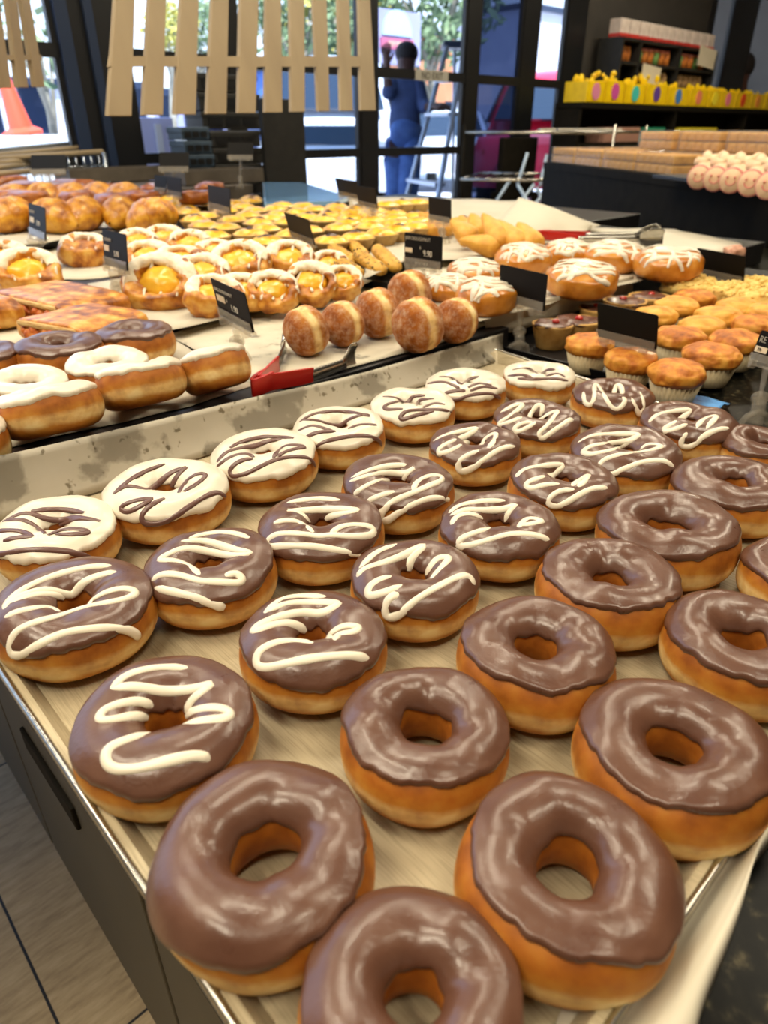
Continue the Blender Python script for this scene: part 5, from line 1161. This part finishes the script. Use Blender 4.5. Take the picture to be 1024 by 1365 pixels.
# person outside at the glass
DP = 6.0
def J(x, y, dd=0): return atd(x, y, DP + dd)
import mathutils
def skin(name, chains, mat, parent, origin, sub=2):
    bm = bmesh.new(); sl = bm.verts.layers.skin.verify(); cache = {}
    def vv(p, r):
        key = tuple(round(c_, 4) for c_ in p)
        if key not in cache:
            v = bm.verts.new(p - origin); v[sl].radius = (r, r); cache[key] = v
        return cache[key]
    first = True
    for ch in chains:
        prev = None
        for p, r in ch:
            v = vv(p, r)
            if first: v[sl].use_root = True; first = False
            if prev is not None and prev != v and not bm.edges.get((prev, v)): bm.edges.new((prev, v))
            prev = v
    me = bpy.data.meshes.new(name); bm.to_mesh(me); bm.free(); o = bpy.data.objects.new(name, me); C.objects.link(o); me.materials.append(M[mat] if isinstance(mat, str) else mat)
    md = o.modifiers.new('skin', 'SKIN'); md.use_smooth_shade = True; md2 = o.modifiers.new('sub', 'SUBSURF'); md2.levels = md2.render_levels = sub
    if parent: o.parent = parent
    return o
M['skin'] = plain('dark_skin', '#4a2c24', .5); M['shirt'] = mott('blue_work_shirt', [(.3, '#2c3c64'), (.7, '#384a78')], 9, .8); M['jeans'] = mott('blue_jeans', [(.3, '#3a5690'), (.7, '#4c6cab')], 12, .85); M['hair'] = plain('dark_hair', '#1c1416', .8)
per_o = J(539, 185); per_o.z = 0
person = thing('person', 'person outside in blue shirt and jeans, arm raised to the glass, steadying a ladder', 'person', per_o)
pel, wst, chs, nck, hd_, ht_ = J(538, 190), J(540, 165), J(541, 122), J(541, 103), J(541, 92), J(542, 79)
lsh, rsh = J(526, 110), J(556, 110, -.05); lel, lwr = J(518, 128, -.15), J(515, 86, -.25); rel, rwr = J(563, 143, -.1), J(581, 142, -.35)
lhip, rhip = J(530, 194, .02), J(547, 194, -.02); lkn, rkn = J(527, 262), J(543, 266, -.08); lan, ran = J(523, 348), J(541, 352, -.05)
lan.z, ran.z = .09, .09
def hand(w0, d0, side):
    ch = []; d0 = d0.normalized(); s_ = d0.cross(side).normalized(); palm = w0 + d0 * .08
    ch.append([(w0, .028), (w0 + d0 * .03, .034), (palm, .032)])
    for k, ln in enumerate((.07, .08, .075, .06)):
        b_ = palm + s_ * (k - 1.5) * .021; ch.append([(palm, .032), (b_ + d0 * .01, .012), (b_ + d0 * ln * .55 + side * .006, .010), (b_ + d0 * ln + side * .018, .008)])
    t0 = w0 + d0 * .03; ch.append([(t0, .034), (t0 - s_ * .045 + d0 * .015, .013), (t0 - s_ * .062 + d0 * .05, .010)])
    return ch
body = [[(pel, .13), (wst, .125), (chs, .15), (nck, .06), (hd_, .085), (ht_, .095), (ht_ + Vector((0, 0, .05)), .07)],
        [(chs, .15), (lsh, .07), (lel, .048), (lwr, .03)], [(chs, .15), (rsh, .07), (rel, .048), (rwr, .03)],
        [(pel, .13), (lhip, .10), (lkn, .065), (lan, .045), (lan + Vector((-.03, .17, -.05)), .04)], [(pel, .13), (rhip, .10), (rkn, .065), (ran, .045), (ran + Vector((.05, .17, -.05)), .04)]]
body += hand(lwr, Vector((-.02, .05, 1)), Vector((.2, .9, 0)).normalized()) + hand(rwr, Vector((1, -.2, -.05)), Vector((0, -.3, -.9)).normalized())
skin('body', body, 'skin', person, per_o)
skin('shirt', [[(J(539, 180), .165), (wst, .155), (chs, .18), (J(541, 106), .09)], [(chs, .18), (lsh, .09), (lel, .065), (lel.lerp(lwr, .45), .055)], [(chs, .18), (rsh, .09), (rel, .065), (rel.lerp(rwr, .5), .052)]], 'shirt', person, per_o)
skin('trousers', [[(J(539, 162), .150), (pel, .158)], [(pel, .155), (lhip, .125), (lkn, .09), (lan.lerp(lkn, .12), .075)], [(pel, .155), (rhip, .125), (rkn, .09), (ran.lerp(rkn, .12), .075)]], 'jeans', person, per_o)
mb = MB(); mb.ball(ht_ + Vector((0, .01, .045)) - per_o, .108, 16, 12, (.95, 1.05, .85)); mb.build('hair', 'hair', person)
# stepladder
LB = J(590, 260, -.15); LB.z = 0; lad = thing('stepladder', 'aluminium stepladder outside, right of the person', 'ladder', LB); M['alu'] = plain('aluminium', '#b4bccc', .35, .6)
def L(x, y, d): p = atd(x, y, d); return p - LB
def ext(p, q): f = (-LB.z - q.z) / (q.z - p.z); e = q + (q - p) * max(0, f); e.z = 0; return e
rails = [(L(596, 62, 5.6), L(560, 195, 5.75)), (L(620, 62, 5.5), L(596, 195, 5.35)), (L(606, 60, 6.2), L(604, 195, 6.7)), (L(622, 60, 6.1), L(622, 195, 6.5))]
ends = []
for i, (p, q) in enumerate(rails):
    e = ext(p, q); mb = MB(); mb.tube([p, e], .022 if i < 2 else .016, 6); mb.build('rail', 'alu', lad); ends.append((p, e))
for k in range(1, 7):
    f = k / 7; a, b = ends[0][0].lerp(ends[0][1], f), ends[1][0].lerp(ends[1][1], f); mb = MB(); d = (b - a); M3 = Matrix.Rotation(math.atan2(d.y, d.x), 3, 'Z'); mb.box((a + b) / 2, (d.length, .09, .025), M3); mb.build('step', 'alu', lad, smooth=False)
a = (ends[0][0] + ends[1][0] + ends[2][0] + ends[3][0]) / 4; mb = MB(); mb.box(a, (.28, .3, .05)); mb.build('top_cap', 'frameblue', lad, smooth=False, bevel=.01)

# ------------------------------------------------------------------ things by the windows, indoors
def crate(s, t, z, w_, d_, h, mat, label, grp):
    root = thing('stacking_crate', label, 'crate', W(s, t, z), (0, 0, YAW), grp); mb = MB()
    mb.box((0, 0, h / 2), (w_ * .96, d_ * .96, h)); mb.build('body', mat, root, smooth=False, bevel=.004)
    mb = MB(); mb.box((0, 0, h - .012), (w_, d_, .022)); mb.build('rim', mat, root, smooth=False, bevel=.003)
    mb = MB()
    for e in (-.28, 0, .28): mb.box((e * w_, -d_ * .485, h * .45), (w_ * .22, .008, h * .45))
    mb.build('side_slots', 'frame', root, smooth=False)
def stack(x0, x1, ytop, t, mat, n, desc, grp, hh, d_=.4):
    a, b = sx(x0, 200, t), sx(x1, 200, t); zt_ = ont((x0 + x1) / 2, ytop, t).z
    for k in range(n):
        z = zt_ - hh * (k + 1)
        crate((a + b) / 2 + .006 * ((k * 7) % 3 - 1), t + d_ / 2, z, b - a, d_, hh - .003, mat, '%s, %s from the top' % (desc, ORD[k]), grp)
    return zt_ - hh * n, (a + b) / 2, b - a
for (x0, x1, yt, t, mat, n, desc, grp, hh, d_) in [(246, 284, 168, 2.98, 'greycrate', 6, 'slate-blue crate in the left stack', 'slate crates', .052, .13), (284, 346, 174, 2.98, 'crate', 5, 'black crate in the stack right of the slate ones', 'black crates', .064, .14), (272, 352, 98, 3.2, 'crate', 6, 'dark crate in the tall stack behind the wooden shade', 'tall stack crates', .075, .16)]:
    zb, sc_, ww = stack(x0, x1, yt, t, mat, n, desc, grp, hh, d_)
    root = thing('crate_dolly', 'black dolly under the stack of ' + grp, 'dolly', W(sc_, t + d_ / 2, 0), (0, 0, YAW)); mb = MB(); mb.box((0, 0, zb - .02), (ww, d_, .036)); mb.build('platform', 'crate', root, smooth=False, bevel=.003)
    mb = MB()
    for ex in (-.42, .42):
        for ey in (-.4, .4): mb.box((ex * ww, ey * d_, (zb - .03) / 2), (.03, .03, zb - .03))
    mb.build('leg_frame', 'crate', root, smooth=False)
a, b = sx(350, 190, 2.97), sx(405, 190, 2.97); z0, z1 = ont(378, 246, 2.97).z, ont(378, 132, 2.97).z
mb = MB(); mb.box((0, 0, z1 / 2), (b - a, .03, z1)); o = mb.build('black_board', 'crate', smooth=False, bevel=.003); o.location = W((a + b) / 2, 2.97, 0); o.rotation_euler = (0, 0, YAW); tag(o, 'tall black board standing right of the crate stacks', 'board')
# taupe bins on the counter behind the tarts
for (x0, x1, yt, yb, t, lab) in [(248, 350, 244, 262, 2.72, 'taupe bin behind the custard tarts, before the black crates'), (96, 236, 236, 262, 3.12, 'taupe bin behind the brown cakes at the left')]:
    a, b = sx(x0, 240, t), sx(x1, 240, t); z1 = ont((x0 + x1) / 2, yt, t).z; root = thing('display_bin', lab, 'bin', W((a + b) / 2, t, .905), (0, 0, YAW)); h = max(.05, z1 - .905); mb = MB()
    mb.box((0, 0, h / 2), (b - a, .012, h)); mb.box((0, .16, h / 2), (b - a, .012, h)); mb.box((-(b - a) / 2, .08, h / 2), (.012, .17, h)); mb.box(((b - a) / 2, .08, h / 2), (.012, .17, h)); mb.box((0, .08, .004), (b - a, .17, .008)); mb.build('bin_walls', 'greybin', root, smooth=False)
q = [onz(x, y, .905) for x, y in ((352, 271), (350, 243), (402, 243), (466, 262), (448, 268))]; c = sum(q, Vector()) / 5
mb = MB(); mb.prism([(p - c).xy[:] for p in q], -.012, 0); o = mb.build('glossy_lid', plain('lid_sky_reflection', '#7fb0dc', .12, coat=.6), smooth=False); o.location = c; tag(o, 'glossy pale blue lid behind the custard tarts', 'lid')  # blue reflection of sky and windows put into the lid's colour
mb = MB(); mb.prism([(p - c).xy[:] for p in q], 0, .092); o = mb.build('lid_box', 'black', smooth=False); o.location = (c.x, c.y, .8); tag(o, 'black box under the pale blue lid', 'box')
# bread rack at far left
BRK = atd(60, 215, 2.75); br = thing('bread_rack', 'chrome rack with pale wooden bars in front of the left window', 'rack', (BRK.x, BRK.y, 0)); bo = Vector((BRK.x, BRK.y, 0))
for (x0, y0, x1, y1, dd) in [(-30, 204, 116, 190, .16), (-30, 209, 126, 195, .08), (-30, 213, 137, 202, 0), (-30, 220, 60, 211, -.08), (-30, 226, 40, 219, -.14), (-30, 234, 60, 226, -.2)]:
    mb = MB(); p, q = atd(x0, y0, 2.75 + dd) - bo, atd(x1, y1, 2.75 + dd + .3) - bo; mb.tube([p, q], .011, 8); mb.build('wooden_bar', 'wood', br)
mb = MB()
for k in range(16):
    p = atd(-10 + k * 10, 214 - k * .8, 2.78 + k * .018) - bo; mb.tube([p, p + Vector((0, 0, -.10))], .003, 5)
for dz in (-.05, -.10): mb.tube([atd(-20, 214, 2.76) - bo + Vector((0, 0, dz)), atd(140, 202, 3.04) - bo + Vector((0, 0, dz))], .004, 6)
mb.build('chrome_basket', 'chrome', br)
mb = MB()
for x, y, d in ((-20, 214, 2.76), (138, 203, 3.04), (-20, 204, 2.9), (116, 191, 3.2)):
    p = atd(x, y, d) - bo; mb.tube([p, Vector((p.x, p.y, 0))], .010, 8)
mb.build('leg_frame', 'chrome', br)

# steel rack with folded stands, centre right
RD = 3.9; ro = atd(690, 230, RD); ro.z = 0; rk = thing('steel_rack', 'open steel rack with two shelves left of the biscuit table', 'rack', ro)
def rp(x, y, d): return atd(x, y, d) - ro
sh = [rp(619, 168, 3.6), rp(820, 184, 3.6), rp(862, 166, 4.5), rp(626, 163, 4.5)]
zz = 0
for nm, quad in (('upper_shelf', [(619, 168, 4.0), (818, 185, 3.95), (862, 167, 4.75), (626, 164, 4.7)]), ('lower_shelf', [(615, 232, 4.0), (724, 248, 3.95), (768, 236, 4.5), (640, 226, 4.6)])):
    Q = [rp(*q) for q in quad]; zz = sum(p.z for p in Q[:2]) / 2
    for p in Q: p.z = zz
    mb = MB()
    for i in range(4): mb.tube([Q[i], Q[(i + 1) % 4]], .008, 8)
    for k in range(1, 8): mb.tube([Q[0].lerp(Q[1], k / 8), Q[3].lerp(Q[2], k / 8)], .004, 5)
    mb.build(nm, 'steel', rk)
    if nm == 'upper_shelf': UP = [p.copy() for p in Q]
for p in UP: mb = MB(); mb.tube([p + Vector((0, 0, .04)), Vector((p.x, p.y, 0))], .009, 8); mb.build('post', 'steel' if p is not UP[0] else 'black', rk)
for k in range(4):
    for j in range(2):
        f, g_ = .52 + k * .115, .2 + j * .4; c = UP[0].lerp(UP[1], f).lerp(UP[3].lerp(UP[2], f), g_) + ro + Vector((0, 0, .015)); mb = MB(); u = (UP[1] - UP[0]).normalized(); mb.box((0, 0, 0), (.085, .2, .012), Matrix.Rotation(math.atan2(u.y, u.x), 3, 'Z')); o = mb.build('flat_packet', 'paper', smooth=False, bevel=.002); o.location = c
        tag(o, 'flat cream packet on the steel rack, %s from left in the %s row' % (ORD[k], ('front', 'back')[j]), 'packet', 'flat cream packets')
M['bluewhite'] = plain('chrome_reflection_blue', '#b4c8dc', .4)  # bright bluish reflections of the chrome bars, put into a flat colour
fs = thing('folding_stand', 'folded chrome lattice stand on the floor beside the biscuit table', 'stand', atd(740, 290, 4.1) * 1); fo = fs.location.copy(); fs.location.z = 0; fo.z = 0
for i, (x0, y0, x1, y1) in enumerate([(703, 204, 690, 245), (729, 206, 720, 248), (655, 278, 680, 240), (680, 285, 712, 246), (698, 290, 730, 252), (712, 300, 745, 262), (735, 312, 768, 268), (755, 318, 798, 272), (765, 320, 800, 280), (690, 246, 722, 300), (715, 250, 745, 305)]):
    mb = MB(); mb.tube([atd(x0, y0, 4.1 + .03 * (i % 3)) - fo, atd(x1, y1, 4.1 + .03 * (i % 3)) - fo], .010, 7); mb.build('bar', 'bluewhite', fs)
mb = MB()
for x, y in ((640, 283), (690, 300), (745, 330), (800, 330)): p = atd(x, y, 4.1) - fo; mb.tube([p, Vector((p.x, p.y, 0))], .011, 7)
mb.tube([atd(640, 283, 4.1) - fo, atd(690, 272, 4.25) - fo, atd(800, 320, 4.1) - fo], .012, 7); mb.build('foot_frame', 'bluewhite', fs)
mb = MB(); p = atd(690, 210, 4.9); mb.box((0, 0, -.18), (.40, .05, .40), Matrix.Rotation(YAW, 3, 'Z')); mb.box((-.15, 0, -.68), (.04, .04, .70), Matrix.Rotation(YAW, 3, 'Z')); mb.box((.15, 0, -.68), (.04, .04, .70), Matrix.Rotation(YAW, 3, 'Z')); o = mb.build('chair_back', 'black', smooth=False, bevel=.01); o.name = 'black_signboard'; o.location = (p.x, p.y, 1.03); tag(o, 'dark low signboard behind the steel rack', 'sign')

# biscuit table
TA, TB = Vector((.829, 3.98, 0)), Vector((1.112, 2.183, 0)); U = (TB - TA).normalized(); V = Vector((-U.y, U.x, 0)); V = V if V.x > 0 else -V
TZ = .95; tb = thing('biscuit_table', 'black table with deep apron carrying the packed biscuits', 'table', TA); L_t, W_t = 1.87, 1.7
tang = math.atan2(U.y, U.x); M3 = Matrix.Rotation(tang, 3, 'Z')
mid = U * L_t / 2 + V * W_t / 2
mb = MB(); mb.box(mid + Vector((0, 0, TZ - .015)), (L_t, W_t, .03), M3); mb.build('table_top', 'black', tb, smooth=False)
mb = MB(); mb.box(U * L_t / 2 + V * .02 + Vector((0, 0, TZ - .145)), (L_t, .03, .23), M3); mb.build('apron', 'black', tb, smooth=False)
for f in (.04, .5, .96):
    mb = MB(); p = U * L_t * f + V * .08; mb.box(p + Vector((0, 0, .36)), (.06, .06, .72), M3); mb.build('leg', 'black', tb, smooth=False)
mb = MB(); mb.box(U * L_t / 2 + V * (W_t - .05) + Vector((0, 0, .46)), (L_t, .04, .92), M3); mb.build('back_panel', 'black', tb, smooth=False)
M['biscuit'] = mott('golden_biscuit', [(.3, '#b8802c'), (.6, '#d8a248'), (.8, '#e4b868')], 40, .7, .3, 120)
M['wrap'] = clear('clear_wrap', '#fbf8f4', .84, .15, '#e0d8cc')
bis = MB(); bis.box((0, 0, 0), (.050, .150, .030)); bo_ = bis.build('biscuit', 'biscuit', smooth=False, bevel=.004); bme = bo_.data; bpy.data.objects.remove(bo_)
def biscuit_pack(c, label, n=5, ly=2):
    root = thing('biscuit_pack', label, 'biscuits', c, (0, 0, tang), 'packed biscuits')
    for z in range(ly):
        for k in range(n):
            o = bpy.data.objects.new('biscuit', bme); C.objects.link(o); o.parent = root; o.location = ((k - (n - 1) / 2) * .056, 0, .017 + z * .034); o.modifiers.new('b', 'BEVEL').width = .004
    mb = MB(); mb.box((0, 0, .036), (n * .056 + .008, .162, .072)); mb.build('clear_wrapper', 'wrap', root, smooth=False, bevel=.004)
for r_ in range(3):
    for k in range(5):
        if r_ == 0 and k > 3: continue
        c = TA + U * (.16 + k * .305) + V * (.11 + r_ * .19) + Vector((0, 0, TZ)); biscuit_pack(c, 'clear biscuit pack, %s from the window in the %s row from the table edge' % (ORD[k], ORD[r_]))
for k in range(3):
    c = TA + U * (.70 + k * .30) + V * (.30 + .02 * k) + Vector((0, 0, TZ + .0735)); biscuit_pack(c, 'clear pack of finger biscuits stacked on top of others, %s from the window' % ORD[k])
p = TA + U * 1.55 + V * .62 + Vector((0, 0, TZ)); root = thing('cake_box', 'clear box of red-brown cake standing on the biscuit table at the right frame edge', 'cake', p, (0, 0, tang)); mb = MB(); mb.box((0, 0, .045), (.22, .16, .07)); mb.build('cake', mott('red_cake', [(.3, '#7c2c14'), (.7, '#a04c28')], 30, .7), root, smooth=False, bevel=.01); mb = MB(); mb.box((0, 0, .06), (.27, .2, .12)); mb.build('clear_lid', 'wrap', root, smooth=False, bevel=.01)
# gingerbread people
M['ginger'] = mott('pale_gingerbread', [(.3, '#d8b088'), (.7, '#e8c8a4')], 40, .7, .2, 100); M['pinkedge'] = plain('pink_icing', '#d88478', .5)
GB = [(937, 229), (959, 231), (981, 233), (1007, 236), (1032, 239)]
gt = MB(); p0 = onz(925, 243, TZ + .001); p1 = onz(1040, 254, TZ + .001)
for i, (x, y) in enumerate(GB):
    p = onz(x, y, TZ + .042); root = thing('gingerbread_figure', 'pale iced gingerbread figure leaning back, %s from left on the black tray' % ORD[i], 'biscuit', (p.x, p.y, TZ + .012), (R(32), 0, camyaw(p) - R(18)), 'gingerbread figures')
    mb = MB(); mb.lathe([(0, -.007), (.028, -.007), (.031, 0), (.028, .007), (0, .007)], 24, c=(0, 0, 0)); h_ = mb.build('head', 'ginger', root); h_.rotation_euler = (R(60), 0, 0); h_.location = (0, -.012, .028)
    mb = MB(); 
    for sx_ in (-1, 1): mb.ball((sx_ * .010, .008, .008), .0035, 8, 6)
    mb.tube([(.013 * math.cos(a), .001 + .012 * math.sin(a), .0085) for a in [PI + PI * k / 10 for k in range(11)]], .0016, 6); mb.build('iced_face', 'pinkedge', h_)
    mb = MB(); mb.lathe([(.029, -.009), (.033, 0), (.029, .005), (.0275, 0)], 24); mb.build('pink_rim', 'pinkedge', h_)
    mb = MB(); mb.ball((0, .065, .018), .04, 16, 10, (.8, 1.1, .3))
    for a_, l_ in ((.9, .055), (PI - .9, .055), (1.35, .10), (PI - 1.35, .10)): mb.tube([Vector((0, .06, .018)), Vector((math.cos(a_) * l_, .06 + (math.sin(a_) - .55) * l_, .018))], .014, 10); mb.ball((math.cos(a_) * l_, .06 + (math.sin(a_) - .55) * l_, .018), .014, 10, 6)
    mb.build('body', 'ginger', root)
mid = (onz(930, 236, TZ) + onz(1050, 250, TZ)) / 2; mb = MB(); mb.box((0, .05, .006), (.46, .26, .012)); o = mb.build('black_tray', 'blacktray', smooth=False, bevel=.002); o.location = (mid.x, mid.y, TZ); o.rotation_euler = (0, 0, tang + PI); tag(o, 'black tray under the gingerbread figures', 'tray')

# snack counter with yellow boxes, and the shelf behind it
TS = 3.0
def ss(x, t=TS): return sx(x, 140, t)
zs = ont(900, 141, TS).z
ct = thing('snack_counter', 'long black shelf unit carrying a row of yellow boxes', 'counter', W(ss(776), TS, 0), (0, 0, YAW)); Lc = ss(1075) - ss(776)
mb = MB()
for z0, z1 in ((zs - .035, zs), (zs - .28, zs - .25), (.3, .33)): mb.box((Lc / 2, .105, (z0 + z1) / 2), (Lc, .21, z1 - z0))
mb.build('shelf', 'black', ct, smooth=False)
mb = MB(); mb.box((Lc / 2, .205, zs / 2), (Lc, .02, zs - .01)); mb.build('back_panel', 'black', ct, smooth=False)
for f in (0, .33, .66, 1): mb = MB(); mb.box((Lc * f, .105, (zs - .04) / 2), (.03, .20, zs - .04)); mb.build('divider', 'black', ct, smooth=False)
cols = ['#d080a0', '#c04c98', '#40b8b0', '#5c3c90', '#3c78c0', '#e08060', '#e8d838', '#e07890', '#d84820', '#e09040', '#c8a030']
xs = [781, 806, 832, 860, 889, 918, 944, 961, 980, 1001, 1020, 1046]
for i in range(11):
    a, b = ss(xs[i]), ss(xs[i + 1]); w_ = (b - a) * .94; h = .155 if i not in (1, 3) else .17
    root = thing('snack_box', 'yellow snack box with a coloured round badge, %s from left on the black shelf' % ORD[i], 'box', W((a + b) / 2, TS + .10, zs), (0, 0, YAW), 'yellow snack boxes')
    mb = MB(); mb.box((0, 0, h * .4), (w_, .18, h * .8)); mb.build('carton', 'yellow', root, smooth=False, bevel=.004)
    mb = MB(); mb.tube([(0, -.088, h * .42), (0, -.0945, h * .42)], min(w_ * .3, .05), 24); mb.build('badge', plain('badge_colour', cols[i], .5), root, smooth=False)
    mb = MB(); rr = random.Random(i)
    for _ in range(9): mb.ball((rr.uniform(-.4, .4) * w_, rr.uniform(-.06, .06), h * .8 + rr.uniform(0, .05 if i in (1, 3) else .012)), rr.uniform(.016, .03), 7, 5, (1, .6, rr.uniform(.7, 1.4)))
    o = mb.build('packets', 'yellow', root, smooth=False); o['kind'] = 'stuff'
for x0, x1, c_, lab in ((815, 862, '#a07868', 'dull pink box on the lower black shelf'), (868, 896, '#1c7c5c', 'green box on the lower black shelf'), (916, 966, '#c8b820', 'yellow-green box on the lower black shelf')):
    a, b = ss(x0), ss(x1); z0 = zs - .25; mb = MB(); mb.box((0, 0, .05), (b - a, .16, .10)); o = mb.build('snack_box', plain('box_colour', c_, .5), smooth=False, bevel=.005); o.location = W((a + b) / 2, TS + .10, z0); o.rotation_euler = (0, 0, YAW); tag(o, lab, 'box')
TQ = 3.46
TK = 3.24
def sk(x): return sx(x, 80, TK)
sa, sb = sk(826), sk(953); zt_ = ont(890, 58, TK).z; zb_ = zs - .2; un = thing('packet_shelf', 'black wall shelf of jars and packets above the yellow boxes', 'shelf', W(sa, TK, 0), (0, 0, YAW)); Lu = sb - sa
mb = MB(); mb.box((Lu / 2, .19, (zt_) / 2), (Lu, .02, zt_)); mb.build('back_panel', 'black', un, smooth=False)
z_mid = ont(890, 88, TK).z; z_low = ont(890, 116, TK).z
for z in (zt_, z_mid, z_low): mb = MB(); mb.box((Lu / 2, .09, z - .01), (Lu, .2, .02)); mb.build('shelf', 'crate', un, smooth=False)
for f in (0, .17, .58, 1): mb = MB(); mb.box((Lu * f, .09, zt_ / 2), (.025, .2, zt_ - .02)); mb.build('divider', 'crate', un, smooth=False)
def jar(s, z, h, r, c_, lid, label, grp):
    root = thing('snack_jar', label, 'jar', W(s, TK + .07, z), (0, 0, 0), grp); mb = MB(); mb.lathe([(0, 0), (r, 0), (r, h * .75), (r * .8, h * .85), (0, h * .85)], 14); mb.build('contents', c_, root); mb = MB(); mb.lathe([(r * .82, h * .82), (r * .82, h), (0, h)], 14); mb.build('lid', lid, root)
M['amber'] = mott('amber_snacks', [(.3, '#a4541c'), (.7, '#c87c34')], 40, .4); M['tan'] = mott('tan_snacks', [(.3, '#8c6a40'), (.7, '#b49468')], 40, .5); M['redlid'] = plain('pink_red_lid', '#d07868', .4); M['greenlid'] = plain('green_band', '#6c9450', .5)
for nm, f0, f1, n, z in (('middle', .20, .54, 6, z_mid), ('right', .61, .93, 5, z_mid), ('left', .02, .15, 3, z_mid)):
    for k in range(n): jar(sa + Lu * (f0 + (f1 - f0) * (k + .5) / n), z, (zt_ - z_mid) * .72, Lu * (f1 - f0) / n * .44, 'amber' if k % 3 else 'greenlid', 'redlid' if nm != 'left' else 'amber', 'amber snack jar, %s from left in the upper %s section of the wall shelf' % (ORD[k], nm), 'snack jars')
for nm, f0, f1, n in (('middle', .20, .54, 5), ('right', .61, .95, 6)):
    for k in range(n): jar(sa + Lu * (f0 + (f1 - f0) * (k + .5) / n), z_low, (z_mid - z_low) * .7, Lu * (f1 - f0) / n * .42, 'tan', 'tan', 'tan snack jar, %s from left in the lower %s section of the wall shelf' % (ORD[k], nm), 'tan snack jars')
M['whitepack'] = mott('white_packet', [(.3, '#b8a8a0'), (.7, '#d0c4bc')], 20, .5); M['redband'] = plain('red_packet_band', '#b83028', .5)
for k in range(11):
    root = thing('white_packet', 'white packet with red base, %s from left on top of the wall shelf' % ORD[k], 'packet', W(sa + Lu * (k + .5) / 11, TK + .08, zt_), (0, 0, YAW), 'white packets'); h = ont(890, 33, TK).z - zt_; wq = Lu / 11 * .9
    mb = MB(); mb.box((0, 0, h * .5), (wq, .1, h)); mb.build('bag', 'whitepack', root, smooth=False, bevel=.008); mb = MB(); mb.box((0, -.004, h * .14), (wq * 1.02, .102, h * .22)); mb.build('red_base', 'redband', root, smooth=False, bevel=.004)
for x0, y0, x1, y1, lab in ((857, 86, 878, 112, 'white notice sheet clipped to the wall shelf'), (934, 62, 951, 91, 'cream notice sheet at the right end of the wall shelf')):
    a, b = ont(x0, y0, TK - .03), ont(x1, y1, TK - .03); mb = MB(); wv = abs(stof(b)[0] - stof(a)[0]); mb.box((0, 0, 0), (wv, .004, a.z - b.z)); o = mb.build('notice_sheet', 'paper', smooth=False); o.location = (a + b) / 2; o.rotation_euler = (0, R(4), YAW); tag(o, lab, 'notice')
# shopper's head behind the yellow boxes
hp = atd(990, 97, 7.05); sh_o = Vector((hp.x, hp.y, 0)); shp = thing('person', 'person with dark hair in a striped top behind the yellow boxes', 'person', sh_o)
H0 = Vector((0, 0, hp.z)); pe = Vector((0, 0, .9 * hp.z / 1.55)); 
bd = [[(pe, .13), (Vector((0, 0, pe.z + .25)), .13), (H0 + Vector((0, 0, -.27)), .15), (H0 + Vector((0, 0, -.15)), .055), (H0 + Vector((0, 0, -.03)), .085), (H0 + Vector((0, 0, .06)), .085)]]
for e in (-1, 1):
    sh0 = H0 + Vector((e * .17, 0, -.26)); bd.append([(H0 + Vector((0, 0, -.27)), .15), (sh0, .07), (sh0 + Vector((e * .06, .02, -.28)), .05), (sh0 + Vector((e * .05, -.12, -.5)), .035)]); bd += hand(sh0 + Vector((e * .05, -.12, -.5)), Vector((0, -.6, -.6)), Vector((-e, 0, 0)))
    bd.append([(pe, .13), (pe + Vector((e * .09, 0, -.08)), .1), (pe + Vector((e * .10, 0, -.45)), .065), (Vector((e * .10, .02, .08)), .045), (Vector((e * .11, -.14, .04)), .04)])
skin('body', bd, 'skin', shp, Vector())
M['stripe'] = mott('pale_striped_top', [(.46, '#b87c68'), (.54, '#d8ccc0')], 30, .8, stretch=(.2, .2, 3))
skin('top', [[(pe, .15), (Vector((0, 0, pe.z + .25)), .155), (H0 + Vector((0, 0, -.27)), .175), (H0 + Vector((0, 0, -.17)), .08)]] + [[(H0 + Vector((0, 0, -.27)), .175), (H0 + Vector((e * .17, 0, -.26)), .09), (H0 + Vector((e * .23, .02, -.54)), .065)] for e in (-1, 1)], 'stripe', shp, Vector())
skin('trousers', [[(pe + Vector((0, 0, .05)), .14), (pe, .145)]] + [[(pe, .145), (pe + Vector((e * .09, 0, -.08)), .115), (pe + Vector((e * .10, 0, -.45)), .085), (Vector((e * .10, .02, .14)), .07)] for e in (-1, 1)], 'black', shp, Vector())
mb = MB(); mb.ball(H0 + Vector((0, .02, .06)), .115, 16, 12, (.95, 1.05, 1.1)); mb.build('hair', 'hair', shp)
